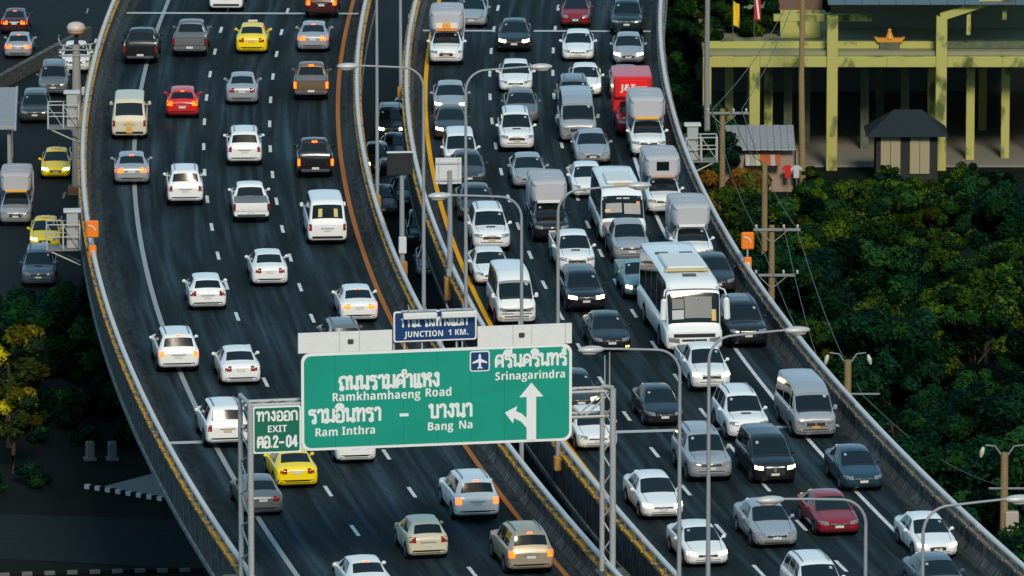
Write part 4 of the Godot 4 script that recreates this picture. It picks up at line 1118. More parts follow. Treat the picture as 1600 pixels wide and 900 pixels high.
# Thai letters as pen strokes in a box one unit tall: lists of points; a Vector3 entry (x, y, r) is a small loop
const THAI := {
	"ถ": [0.82, [[0.2, 0.0, 0.2, 0.5, 0.07, 0.62, 0.14, 0.9, 0.4, 1.0, 0.62, 0.92, 0.7, 0.68, 0.7, 0.0]], [[0.25, 0.08]]],
	"น": [0.88, [[0.22, 0.9, 0.22, 0.04, 0.45, 0.22, 0.64, 0.12], [0.72, 0.02, 0.72, 1.0]], [[0.13, 0.9], [0.68, 0.10]]],
	"ร": [0.70, [[0.08, 0.72, 0.10, 0.92, 0.28, 0.98, 0.44, 0.90, 0.58, 0.96], [0.10, 0.68, 0.42, 0.66, 0.55, 0.52, 0.55, 0.06]], [[0.46, 0.07]]],
	"า": [0.66, [[0.08, 0.78, 0.16, 0.97, 0.36, 0.99, 0.48, 0.85, 0.48, 0.0]], []],
	"ม": [0.86, [[0.22, 0.9, 0.22, 0.08, 0.46, 0.16, 0.72, 0.03, 0.72, 1.0]], [[0.13, 0.9], [0.14, 0.09]]],
	"ค": [0.84, [[0.12, 0.0, 0.10, 0.62, 0.22, 0.92, 0.42, 0.99, 0.62, 0.90, 0.70, 0.66, 0.70, 0.0], [0.12, 0.16, 0.34, 0.34]], [[0.38, 0.44]]],
	"ำ": [0.66, [[0.08, 0.78, 0.16, 0.97, 0.36, 0.99, 0.48, 0.85, 0.48, 0.0]], [[-0.12, 1.22]]],
	"แ": [0.72, [[0.12, 1.0, 0.12, 0.06], [0.44, 1.0, 0.44, 0.06]], [[0.21, 0.08], [0.53, 0.08]]],
	"ห": [0.86, [[0.22, 0.9, 0.22, 0.0], [0.22, 0.48, 0.50, 0.74, 0.58, 0.84], [0.44, 0.66, 0.66, 0.50, 0.70, 0.3, 0.70, 0.0]], [[0.13, 0.9], [0.62, 0.90]]],
	"ง": [0.70, [[0.48, 0.9, 0.50, 0.10, 0.40, 0.02, 0.30, 0.08, 0.08, 0.42]], [[0.39, 0.90]]],
	"อ": [0.82, [[0.10, 0.80, 0.22, 0.97, 0.46, 0.99, 0.64, 0.86, 0.68, 0.6, 0.68, 0.10, 0.58, 0.01, 0.20, 0.01, 0.11, 0.10, 0.11, 0.42]], [[0.20, 0.46]]],
	"ิ": [0.0, [[-0.74, 1.14, -0.66, 1.32, -0.46, 1.40, -0.24, 1.32, -0.14, 1.14, -0.74, 1.14]], []],
	"ี": [0.0, [[-0.74, 1.14, -0.66, 1.32, -0.46, 1.40, -0.24, 1.32, -0.14, 1.14, -0.74, 1.14], [-0.14, 1.14, -0.14, 1.5]], []],
	"ึ": [0.0, [[-0.74, 1.14, -0.66, 1.32, -0.46, 1.40, -0.24, 1.32, -0.14, 1.14, -0.74, 1.14]], [[-0.16, 1.30]]],
	"์": [0.0, [[-0.30, 1.24, -0.20, 1.36, -0.30, 1.46, -0.02, 1.54]], [[-0.30, 1.20]]],
	"ท": [0.86, [[0.22, 0.9, 0.22, 0.0], [0.22, 0.50, 0.46, 0.94, 0.60, 0.98, 0.70, 0.86, 0.70, 0.0]], [[0.13, 0.9]]],
	"บ": [0.86, [[0.22, 0.9, 0.22, 0.02, 0.70, 0.02, 0.70, 1.0]], [[0.13, 0.9]]],
	"ศ": [0.88, [[0.12, 0.0, 0.10, 0.62, 0.22, 0.92, 0.42, 0.99, 0.62, 0.90, 0.70, 0.66, 0.70, 0.0], [0.12, 0.16, 0.34, 0.34], [0.60, 0.86, 0.82, 1.12]], [[0.38, 0.44]]],
	"ก": [0.82, [[0.14, 0.0, 0.14, 0.52, 0.05, 0.64, 0.14, 0.90, 0.40, 1.0, 0.62, 0.92, 0.69, 0.68, 0.69, 0.0]], []],
	"ต": [0.84, [[0.12, 0.0, 0.10, 0.62, 0.20, 0.95, 0.40, 0.84, 0.58, 0.97, 0.70, 0.70, 0.70, 0.0], [0.12, 0.16, 0.34, 0.34]], [[0.38, 0.44]]],
	"ย": [0.84, [[0.12, 0.84, 0.12, 0.64, 0.30, 0.55, 0.12, 0.46, 0.12, 0.03, 0.68, 0.03, 0.68, 1.0]], [[0.20, 0.90]]],
	"-": [0.9, [[0.1, 0.42, 0.6, 0.42]], []],
	".": [0.3, [[0.1, 0.04, 0.12, 0.04]], []],
	"1": [0.55, [[0.12, 0.82, 0.30, 0.99, 0.30, 0.0]], []],
	"2": [0.72, [[0.08, 0.76, 0.20, 0.97, 0.44, 0.97, 0.56, 0.76, 0.10, 0.03, 0.60, 0.03]], []],
	"0": [0.74, [[0.33, 0.99, 0.12, 0.85, 0.10, 0.15, 0.33, 0.01, 0.56, 0.15, 0.56, 0.85, 0.33, 0.99]], []],
	"4": [0.74, [[0.46, 0.0, 0.46, 0.99, 0.06, 0.28, 0.64, 0.28]], []],
	" ": [0.45, [], []],
}

func add_disc(st: SurfaceTool, p: Vector2, r: float, hole: float, z: float) -> void:
	for k in 10:
		var a0 := TAU * k / 10.0
		var a1 := TAU * (k + 1) / 10.0
		var d0 := Vector2(cos(a0), sin(a0))
		var d1 := Vector2(cos(a1), sin(a1))
		var i0 := p + d0 * hole
		var i1 := p + d1 * hole
		var o0 := p + d0 * r
		var o1 := p + d1 * r
		quad(st, Vector3(i0.x, i0.y, z), Vector3(o0.x, o0.y, z), Vector3(o1.x, o1.y, z), Vector3(i1.x, i1.y, z), Vector3.BACK)
		quad(st, Vector3(o0.x, o0.y, z), Vector3(o1.x, o1.y, z), Vector3(o1.x, o1.y, 0), Vector3(o0.x, o0.y, 0), Vector3(d0.x, d0.y, 0))

# strokes of a text fitted into width w and letter height h, starting at the left on the base line; each stroke sits a hair above the one before
func thai_mesh(s: String, w: float, h: float, pen: float) -> ArrayMesh:
	var adv := 0.0
	for ch in s:
		adv += THAI[ch][0]
	var sx := w / (adv - 0.12)
	var st := st_new()
	st.set_smooth_group(-1)
	var x := 0.0
	var lift := 0.006
	for ch in s:
		var g: Array = THAI[ch]
		for line in g[1]:
			var pts := []
			for i in range(0, line.size(), 2):
				pts.append(Vector2((x + line[i]) * sx, line[i + 1] * h))
			for i in pts.size() - 1:
				lift = 0.006 if lift > 0.012 else lift + 0.0004
				var a: Vector2 = pts[i]
				var b: Vector2 = pts[i + 1]
				var n := (b - a).normalized().orthogonal() * pen * 0.5
				var e := (b - a).normalized() * pen * 0.25
				quad(st, Vector3(a.x - e.x + n.x, a.y - e.y + n.y, lift), Vector3(b.x + e.x + n.x, b.y + e.y + n.y, lift), Vector3(b.x + e.x - n.x, b.y + e.y - n.y, lift), Vector3(a.x - e.x - n.x, a.y - e.y - n.y, lift), Vector3.BACK)
		for c in g[2]:
			lift = 0.006 if lift > 0.012 else lift + 0.0004
			add_disc(st, Vector2((x + c[0]) * sx, c[1] * h), pen * 1.0, pen * 0.28, lift)
		x += g[0]
	return done(st)

# a flat panel with rounded corners and real thickness; front face at z = d
func plate_mesh(w: float, h: float, r: float, d: float) -> ArrayMesh:
	var pts := []
	for c in [[w / 2 - r, h / 2 - r, 0.0], [-w / 2 + r, h / 2 - r, PI / 2], [-w / 2 + r, -h / 2 + r, PI], [w / 2 - r, -h / 2 + r, 1.5 * PI]]:
		for k in 6:
			var a: float = c[2] + PI / 2 * k / 5.0
			pts.append(Vector2(c[0] + cos(a) * r, c[1] + sin(a) * r))
	return extrude(pts, d)

func extrude(pts: Array, d: float) -> ArrayMesh:
	var st := st_new()
	st.set_smooth_group(-1)
	var idx := Geometry2D.triangulate_polygon(PackedVector2Array(pts))
	for i in range(0, idx.size(), 3):
		for f in [[d, Vector3.BACK], [0.0, Vector3.FORWARD]]:
			var a: Vector2 = pts[idx[i]]
			var b: Vector2 = pts[idx[i + 1]]
			var c: Vector2 = pts[idx[i + 2]]
			tri(st, Vector3(a.x, a.y, f[0]), Vector3(b.x, b.y, f[0]), Vector3(c.x, c.y, f[0]), f[1])
	var ccw := not Geometry2D.is_polygon_clockwise(PackedVector2Array(pts))
	for i in pts.size():
		var a: Vector2 = pts[i]
		var b: Vector2 = pts[(i + 1) % pts.size()]
		var n := (b - a).orthogonal() * (-1.0 if ccw else 1.0)
		if ccw:
			n = Vector2(b.y - a.y, a.x - b.x)
		else:
			n = Vector2(a.y - b.y, b.x - a.x)
		quad(st, Vector3(a.x, a.y, 0), Vector3(b.x, b.y, 0), Vector3(b.x, b.y, d), Vector3(a.x, a.y, d), Vector3(n.x, n.y, 0))
	return done(st)

# ------------------------------------------------------------------ gantry and signs
func build_gantry() -> void:
	var zg := 64.6
	var o := on_road(DEP, zg, 0.0, 0.0)
	var turn := road_turn(DEP, zg)
	var galv := mat("galvanised_steel", Color.WHITE, 0.55, 0.25)
	galv.albedo_texture = noise_tex(61, 0.05, lin(0.34, 0.34, 0.33), lin(0.50, 0.50, 0.49), 256)
	galv.uv1_triplanar = true
	galv.uv1_scale = Vector3(0.5, 0.5, 0.5)
	var t := thing("sign_gantry", "pale steel lattice gantry carrying the green signs over the departing carriageway", "gantry", o, turn)
	for side in 2:
		var x := -9.72 if side == 0 else 4.72
		var top := 8.15 if side == 0 else 8.3
		var zb := -2.1 if side == 0 else -0.35
		var xb := -0.06 if side == 0 else -0.36
		# a main column, a slimmer companion and zigzag lacing between them
		part(t, "column", tube_mesh([Vector3(x, 0.9, 0.0), Vector3(x, top, 0.0)], 0.12, 0.12, 14), galv)
		part(t, "rear_column", tube_mesh([Vector3(x + xb, 0.9, zb), Vector3(x + xb, top, zb)], 0.10, 0.10, 12), galv)
		part(t, "base_block", box_mesh(Vector3(0.9 if side == 0 else 1.2, 1.85, absf(zb) + 1.0), 0.05), mats["deck_concrete"], Vector3(x + xb * 0.5 + (-0.28 if side == 0 else 0.22), -0.02, zb * 0.5))
		var n := 11
		for i in n:
			var y0 := lerpf(1.0, top, float(i) / n)
			var y1 := lerpf(1.0, top, float(i + 1) / n)
			var a := Vector3(x, y0, 0) if i % 2 == 0 else Vector3(x + xb, y0, zb)
			var b := Vector3(x + xb, y1, zb) if i % 2 == 0 else Vector3(x, y1, 0)
			part(t, "lacing_bar", tube_mesh([a, b], 0.035, 0.035, 6), galv)
		part(t, "cap_bracket", tube_mesh([Vector3(x + xb, top + 0.05, zb), Vector3(x, top + 0.05, 0.0)], 0.09, 0.09, 8), galv)
	for r in [[4.45, -0.3, 9.6], [4.62, -0.2, 9.75]]:
		part(t, "lightning_rod", tube_mesh([Vector3(r[0], 8.2, r[1]), Vector3(r[0], r[2], r[1])], 0.03, 0.02, 6), galv)
	# the trussed beam behind the signs
	var chords := [[7.15, -0.30], [8.15, -0.30], [7.15, -1.05], [8.15, -1.05]]
	for c in chords:
		part(t, "truss_chord", tube_mesh([Vector3(-9.9, c[0], c[1]), Vector3(4.85, c[0], c[1])], 0.07, 0.07, 8), galv)
	for i in 13:
		var x0 := -9.7 + i * 1.11
		for zc in [-0.30, -1.05]:
			part(t, "truss_diagonal", tube_mesh([Vector3(x0, 7.15 if i % 2 == 0 else 8.15, zc), Vector3(x0 + 1.11, 8.15 if i % 2 == 0 else 7.15, zc)], 0.04, 0.04, 6), galv)
		part(t, "truss_brace", tube_mesh([Vector3(x0, 8.15, -0.30), Vector3(x0 + 1.11, 8.15, -1.05)], 0.035, 0.035, 6), galv)
	for x in [-6.5, -4.0, -1.5, 1.0]:
		part(t, "sign_hanger", tube_mesh([Vector3(x, 6.4, -0.16), Vector3(x, 11.2, -0.16)], 0.05, 0.05, 6), galv)
	# the pale cladding above the green board
	var clad := mat("cladding_white", Color.WHITE, 0.5)
	clad.albedo_texture = noise_tex(62, 0.006, lin(0.66, 0.65, 0.64), lin(0.76, 0.755, 0.75), 256, Vector2(1, 1), 2)
	clad.uv1_triplanar = true
	for c in [[-7.82, -6.20], [-6.19, -5.40], [-5.39, -4.10], [-0.70, 0.70], [0.71, 1.45], [1.46, 2.80], [2.81, 3.06]]:
		part(t, "cladding_panel", box_mesh(Vector3(c[1] - c[0], 0.80, 0.10), 0.006), clad, Vector3((c[0] + c[1]) * 0.5, 10.60, -0.02))
	for x in [-5.75, 1.05]:
		part(t, "clamp", box_mesh(Vector3(0.22, 0.16, 0.12), 0.02), mat("clamp_dark", lin(0.05, 0.04, 0.025), 0.6), Vector3(x, 10.62, 0.07))
	for x in [-3.6, -2.9, -2.1, -1.3]:
		part(t, "sign_leg", box_mesh(Vector3(0.06, 0.55, 0.05), 0.008), galv, Vector3(x, 10.38, -0.06))
	# ---- the big green board
	var green := mat("sign_green", Color.WHITE, 0.45)
	green.albedo_texture = noise_tex(63, 0.012, lin(0.001, 0.26, 0.182), lin(0.002, 0.31, 0.222), 256)
	green.uv1_triplanar = true
	green.uv1_scale = Vector3(0.12, 0.12, 0.12)
	var white := mat("sign_white", lin(0.78, 0.78, 0.77), 0.45)
	var cx := -2.325
	var cy := 8.255
	var w := 10.77
	var h := 3.88
	var g := thing("direction_sign", "large green road sign with white border, lettering, aeroplane symbol and forked arrow", "road sign", o + Vector3(cos(turn) * cx, cy, -sin(turn) * cx), turn)
	part(g, "border", plate_mesh(w, h, 0.34, 0.05), white)
	var b := part(g, "green_board", plate_mesh(w - 0.22, h - 0.22, 0.28, 0.02), green, Vector3(0, 0, 0.045))
	for i in 7:
		part(b, "board_seam", box_mesh(Vector3(0.014, h - 0.24, 0.004)), mat("seam_green", lin(0.002, 0.14, 0.095), 0.5), Vector3(-w / 2 + (i + 1) * w / 8.0, 0, 0.0205))
	var zf := 0.068
	# [text, left, base line, width, height, pen] in metres from the centre of the board
	for s in [["ถนนรามคำแหง", -3.90, 0.46, 3.98, 0.50, 0.115], ["รามอินทรา", -5.10, -0.82, 2.85, 0.50, 0.11], ["-", -1.52, -0.86, 0.46, 0.50, 0.12], ["บางนา", -0.30, -0.80, 1.68, 0.50, 0.11], ["ศรีนครินทร์", 2.30, 1.12, 2.84, 0.46, 0.10]]:
		part(g, "lettering", thai_mesh(s[0], s[3], s[4], s[5]), white, Vector3(s[1], s[2], zf - 0.004))
	for s in [["Ramkhamhaeng", -2.42, 0.16, 0.325], ["Road", 0.05, 0.20, 0.33], ["Ram", -4.40, -1.22, 0.32], ["Inthra", -3.12, -1.20, 0.32], ["Bang", 0.12, -1.16, 0.32], ["Na", 1.14, -1.14, 0.32], ["Srinagarindra", 3.72, 0.74, 0.31]]:
		part(g, "lettering", text_mesh(s[0], s[3], 0.012, true), white, Vector3(s[1], s[2], zf + 0.004))
	# aeroplane symbol on a blue square
	var sq := part(g, "airport_symbol", plate_mesh(0.80, 0.82, 0.10, 0.012), white, Vector3(1.70, 1.38, zf - 0.004))
	part(sq, "blue_field", plate_mesh(0.70, 0.72, 0.06, 0.008), mat("sign_blue", lin(0.002, 0.040, 0.155), 0.45), Vector3(0, 0, 0.0125))
	var plane := [0.0, 0.31, 0.045, 0.24, 0.05, 0.09, 0.29, -0.03, 0.29, -0.09, 0.05, -0.04, 0.04, -0.20, 0.10, -0.26, 0.10, -0.30, 0.0, -0.28, -0.10, -0.30, -0.10, -0.26, -0.04, -0.20, -0.05, -0.04, -0.29, -0.09, -0.29, -0.03, -0.05, 0.09, -0.045, 0.24]
	var pp := []
	for i in range(0, plane.size(), 2):
		pp.append(Vector2(plane[i], plane[i + 1]))
	part(sq, "aeroplane", extrude(pp, 0.006), white, Vector3(0, 0, 0.021))
	# forked arrow
	var arrow := part(g, "forked_arrow", extrude([Vector2(-0.19, -1.78), Vector2(0.19, -1.78), Vector2(0.19, -0.05), Vector2(0.48, -0.05), Vector2(0.0, 0.52), Vector2(-0.48, -0.05), Vector2(-0.19, -0.05)], 0.008), white, Vector3(3.76, -0.08, zf - 0.004))
	part(arrow, "left_branch", extrude([Vector2(-0.16, -1.32), Vector2(-0.16, -0.92), Vector2(-0.40, -0.70), Vector2(-0.62, -0.60), Vector2(-0.56, -0.40), Vector2(-1.06, -0.64), Vector2(-0.74, -1.08), Vector2(-0.69, -0.88), Vector2(-0.42, -1.02)], 0.006), white, Vector3(0, 0, 0.0005))
	# ---- the exit sign
	var ex := -8.68
	var e := thing("exit_sign", "small square green exit sign with white border and number beside the big sign", "road sign", o + Vector3(cos(turn) * ex, 7.22, -sin(turn) * ex), turn)
	part(e, "border", plate_mesh(1.92, 1.88, 0.10, 0.05), white)
	part(e, "green_board", plate_mesh(1.78, 1.74, 0.07, 0.02), mat("sign_green_dark", lin(0.003, 0.135, 0.085), 0.45), Vector3(0, 0, 0.045))
	part(e, "lettering", thai_mesh("ทางออก", 1.58, 0.36, 0.075), white, Vector3(-0.79, 0.36, 0.062))
	part(e, "lettering", text_mesh("EXIT", 0.27, 0.012, true), white, Vector3(0.0, 0.03, 0.070))
	part(e, "lettering", thai_mesh("ตอ.2-04", 1.58, 0.44, 0.085), white, Vector3(-0.79, -0.70, 0.062))
	for x in [-0.7, 0.7]:
		part(e, "bracket", box_mesh(Vector3(0.06, 1.7, 0.10), 0.01), galv, Vector3(x, 0.0, -0.06))
	part(e, "tie_arm", tube_mesh([Vector3(-1.06, 0.62, -0.08), Vector3(1.1, 0.62, -0.12)], 0.04, 0.04, 6), galv)
	# ---- the blue junction sign
	var jx := -2.40
	var j := thing("junction_sign", "blue junction sign with two lamp hoods above the green sign", "road sign", o + Vector3(cos(turn) * jx, 11.12, -sin(turn) * jx), turn)
	part(j, "border", plate_mesh(3.30, 1.22, 0.10, 0.05), white, Vector3(0, 0, 0.02))
	part(j, "blue_board", plate_mesh(3.18, 1.10, 0.07, 0.02), mats["sign_blue"], Vector3(0, 0, 0.066))
	part(j, "lettering", thai_mesh("1 กม. ถึงทางแยก", 2.62, 0.34, 0.07), white, Vector3(-1.36, 0.0, 0.084))
	part(j, "lettering", text_mesh("JUNCTION", 0.225, 0.012, true), white, Vector3(-0.44, -0.31, 0.092))
	part(j, "lettering", text_mesh("1 KM.", 0.225, 0.012, true), white, Vector3(0.92, -0.29, 0.092))
	for x in [-0.66, 0.86]:
		var hood := part(j, "lamp_hood", box_mesh(Vector3(1.34, 0.24, 0.20), 0.03), clad, Vector3(x, 0.48, 0.42))
		part(hood, "lamp_tube", box_mesh(Vector3(1.2, 0.05, 0.10), 0.02), mat("tube_white", lin(0.6, 0.6, 0.6), 0.3), Vector3(0, -0.12, -0.04))
		for q in [-0.42, 0.22]:
			part(j, "hood_bracket", tube_mesh([Vector3(x + q, 0.58, 0.42), Vector3(x + q, 0.86, 0.12), Vector3(x + q + 0.14, 0.58, 0.02)], 0.025, 0.025, 6), galv)
		part(j, "hood_rail", tube_mesh([Vector3(x - 0.70, 0.66, 0.22), Vector3(x + 0.70, 0.66, 0.22)], 0.025, 0.025, 6), galv)

# ------------------------------------------------------------------ street lamps on the parapets
func build_lamps() -> void:
	var m := mat("lamp_post_grey", lin(0.30, 0.31, 0.33), 0.6, 0.2)
	var hm := mat("lamp_head_grey", lin(0.52, 0.51, 0.50), 0.45, 0.2)
	var shade := mat("lamp_glass", lin(0.42, 0.40, 0.36), 0.2)
	var ochre := mat("corbel_ochre", lin(0.40, 0.22, 0.06), 0.85)
	var lamps := [
		[DEP, -19.5, 1, "slender grey street lamp on the parapet behind the dark sign board"],
		[DEP, 10.5, 1, "slender grey street lamp rising from behind the blue junction sign"],
		[DEP, 43.4, 1, "slender grey street lamp whose foot shows under the green sign"],
		[DEP, 75.8, 1, "slender grey street lamp next to the lattice gantry post in the median"],
		[DEP, 102.2, 1, "slender grey street lamp arching back over the dark red saloon"],
		[ONC, -52.0, -1, "slender grey street lamp beside the white pickup with orange sign"],
		[ONC, 10.0, -1, "slender grey street lamp beside the white sign back, arm over oncoming lanes"],
		[ONC, 40.0, -1, "slender grey street lamp passing the white double-cab pickup with scoop"],
		[ONC, 70.8, -1, "slender grey street lamp with its arm reaching out past the coach"],
		[ONC, 100.6, -1, "slender grey street lamp with its arm over the twin-lamp pole"],
	]
	for r in lamps:
		var c: Array = r[0]
		var s: float = r[2]       # +1: arm over the departing carriageway
		var off: float = 4.88 if s > 0 else -8.18
		var t := thing("street_lamp", r[3], "street lamp", on_road(c, r[1], off, 0.0), road_turn(c, r[1]), "lamps arching over the departing traffic" if s > 0 else "lamps arching over the oncoming traffic")
		part(t, "base_corbel", box_mesh(Vector3(0.34, 0.62, 0.46), 0.05), ochre, Vector3(0.0, 0.46, 0))
		part(t, "pole", tube_mesh([Vector3(0, 0.70, 0), Vector3(0, 4.0, 0), Vector3(0, 8.0, 0), Vector3(0, 11.2, 0)], 0.10, 0.06, 10), m)
		var pts := []
		for i in 9:
			var a := PI / 2 * i / 8.0
			pts.append(Vector3(-s * (0.95 - cos(a) * 0.95), 11.2 + sin(a) * 0.95, 0))
		pts.append(Vector3(-s * 2.0, 12.22, 0))
		pts.append(Vector3(-s * 3.1, 12.28, 0))
		part(t, "arm", tube_mesh(pts, 0.06, 0.045, 8), m)
		var st := st_new()
		var tr := Transform3D(Basis.from_euler(Vector3(0, 0, 0)).scaled(Vector3(0.52, 0.15, 0.21)), Vector3(-s * 3.45, 12.26, 0))
		var prof := []
		for i in 9:
			var a := -PI / 2 + PI * i / 8.0
			prof.append(Vector2(cos(a), sin(a)))
		add_lathe(st, tr, prof, 14)
		var head := part(t, "lamp_head", done(st), hm)
		var s2 := st_new()
		add_lathe(s2, Transform3D(Basis().scaled(Vector3(0.32, 0.09, 0.15)), Vector3(-s * 3.5, 12.14, 0)), prof, 12)
		part(head, "lens", done(s2), shade)

# ------------------------------------------------------------------ boxes, cages, phones and small signs along the parapets
func cage(label: String, at_: Vector3, turn: float, outward: float) -> void:
	var m := mat("cage_pale", lin(0.46, 0.47, 0.46), 0.6, 0.1)
	var t := thing("service_platform", label, "platform", at_, turn, "caged service platforms outside the parapets")
	part(t, "floor_plate", box_mesh(Vector3(1.7, 0.07, 1.2), 0.01), mat("plate_grey", lin(0.20, 0.21, 0.205), 0.7), Vector3(0, 0, 0))
	for x in [-0.8, 0.0, 0.8]:
		for z in [-0.55, 0.55]:
			part(t, "guard_post", box_mesh(Vector3(0.06, 1.25, 0.06), 0.008), m, Vector3(x, 0.66, z))
	for y in [0.66, 1.26]:
		for z in [-0.55, 0.55]:
			part(t, "guard_rail", box_mesh(Vector3(1.66, 0.05, 0.05), 0.008), m, Vector3(0, y, z))
		part(t, "guard_rail", box_mesh(Vector3(0.05, 0.05, 1.1), 0.008), m, Vector3(-0.8 if outward < 0 else 0.8, y, 0))
	part(t, "brace", tube_mesh([Vector3(-0.8, 1.26, 0.55), Vector3(0.0, 0.05, 0.55)], 0.02, 0.02, 6), m)
	part(t, "brace", tube_mesh([Vector3(0.0, 1.26, 0.55), Vector3(0.8, 0.05, 0.55)], 0.02, 0.02, 6), m)
	for z in [-0.5, 0.5]:
		part(t, "bracket", tube_mesh([Vector3(outward * 0.7, -0.02, z), Vector3(-outward * 0.82, -0.75, z)], 0.04, 0.04, 6), m)
	var cx := -outward * 0.45
	var cab := part(t, "cabinet", box_mesh(Vector3(0.56, 1.75, 0.5), 0.02), mat("cabinet_grey", lin(0.36, 0.37, 0.37), 0.55), Vector3(cx, 0.92, 0.05))
	part(cab, "cabinet_cap", box_mesh(Vector3(0.86, 0.14, 0.66), 0.03), mat("cabinet_cap", lin(0.52, 0.52, 0.51), 0.5), Vector3(0, 0.94, 0))
	part(cab, "door_handle", box_mesh(Vector3(0.03, 0.16, 0.03), 0.005), mats["black_plastic"] if mats.has("black_plastic") else mat("handle_dark", lin(0.03, 0.03, 0.03)), Vector3(0.18, 0.1, 0.262))

func phone(label: String, at_: Vector3, turn: float) -> void:
	var orange := mat("phone_orange", lin(0.85, 0.20, 0.008), 0.4)
	var t := thing("emergency_phone", label, "emergency phone", at_, turn, "orange emergency phones on the outer parapets")
	part(t, "post", tube_mesh([Vector3(0, 0.30, 0), Vector3(0, 2.2, 0)], 0.05, 0.05, 8), mat("lamp_post_grey", lin(0.40, 0.41, 0.43), 0.5, 0.3))
	part(t, "foot_bracket", box_mesh(Vector3(0.24, 0.10, 0.3), 0.02), mats["lamp_post_grey"], Vector3(0, 0.35, -0.04))
	part(t, "sign_box", box_mesh(Vector3(0.60, 0.82, 0.20), 0.06), orange, Vector3(0.0, 2.30, 0.0))
	var arc := []
	for i in 9:
		var a := -0.55 + 1.7 * i / 8.0
		arc.append(Vector3(-0.17 + sin(a + 0.45) * 0.30, 2.24 + cos(a + 0.45) * 0.24, 0.115))
	part(t, "handset_emblem", tube_mesh(arc, 0.035, 0.035, 8), mat("emblem_white", lin(0.75, 0.62, 0.5), 0.5))
	var low := part(t, "call_box", box_mesh(Vector3(0.36, 0.62, 0.24), 0.04), orange, Vector3(0.0, 1.22, 0.06))
	part(low, "receiver", box_mesh(Vector3(0.16, 0.20, 0.06), 0.03), mat("emblem_white", lin(0.75, 0.62, 0.5), 0.5), Vector3(0.02, -0.02, 0.14))

func build_roadside() -> void:
	cage("pale caged platform with cabinet outside the parapet, beside the dome-lamp mast", on_road(DEP, -44.0, -10.75, 0.02), road_turn(DEP, -44.0), -1.0)
	cage("pale caged platform with tall capped cabinet beside the orange emergency phone", on_road(DEP, -13.0, -10.72, -0.45), road_turn(DEP, -13.0), -1.0)
	cage("pale caged platform overhanging the thicket beside the concrete power pole", on_road(ONC, -36.0, 7.05, -0.40), road_turn(ONC, -36.0), 1.0)
	phone("orange emergency phone with handset emblem beside a capped cabinet", on_road(DEP, -3.4, -9.60, 0.0), road_turn(DEP, -3.4))
	phone("orange emergency phone with handset emblem in front of a power pole", on_road(ONC, 1.0, 5.98, 0.0), road_turn(ONC, 1.0))
	var grey := mat("lamp_post_grey", lin(0.40, 0.41, 0.43), 0.5, 0.3)
	# the back of a white traffic sign
	var s := thing("traffic_sign", "white traffic sign seen from behind on a grey post by the yellow line", "road sign", on_road(ONC, 1.1, -8.05, 0.0), road_turn(ONC, 1.1))
	part(s, "post", tube_mesh([Vector3(0, 0.0, 0), Vector3(0, 5.9, 0)], 0.15, 0.10, 12), grey)
	part(s, "board", box_mesh(Vector3(1.22, 1.25, 0.05), 0.01), mat("sign_back_white", lin(0.62, 0.62, 0.63), 0.5), Vector3(-0.05, 5.86, -0.16))
	for y in [5.45, 6.25]:
		part(s, "stiffener", box_mesh(Vector3(1.15, 0.10, 0.07), 0.01), mat("sign_frame", lin(0.50, 0.50, 0.51), 0.5), Vector3(-0.05, y, -0.09))
	for x in [-0.5, 0.42]:
		part(s, "stiffener", box_mesh(Vector3(0.08, 1.2, 0.05), 0.01), mats["sign_frame"], Vector3(x, 5.86, -0.115))
	part(s, "foot", box_mesh(Vector3(0.42, 1.1, 0.6), 0.04), mats["corbel_ochre"], Vector3(-0.06, 0.3, 0))
	part(s, "clamp", box_mesh(Vector3(0.34, 0.3, 0.34), 0.03), grey, Vector3(0, 1.05, 0))
	# a dark board on a stout post
	var d := thing("dark_sign_board", "dark sign board with pale top edge on stout post beside orange line", "road sign", on_road(DEP, -1.7, 4.95, 0.0), road_turn(DEP, -1.7))
	part(d, "post", tube_mesh([Vector3(0, 0.0, 0), Vector3(0, 5.4, 0)], 0.14, 0.10, 12), grey)
	part(d, "board", box_mesh(Vector3(1.22, 1.05, 0.10), 0.02), mat("board_dark", lin(0.006, 0.010, 0.011), 0.6), Vector3(-0.1, 5.52, 0.12))
	part(d, "top_edge", box_mesh(Vector3(1.24, 0.07, 0.22), 0.02), mats["sign_back_white"], Vector3(-0.1, 6.08, 0.10))
	part(d, "post_box", box_mesh(Vector3(0.36, 0.80, 0.34), 0.04), mats["sign_back_white"], Vector3(0.02, 1.62, 0.05))
	part(d, "foot", box_mesh(Vector3(0.36, 1.0, 0.5), 0.04), mats["corbel_ochre"], Vector3(0.06, 0.32, 0))

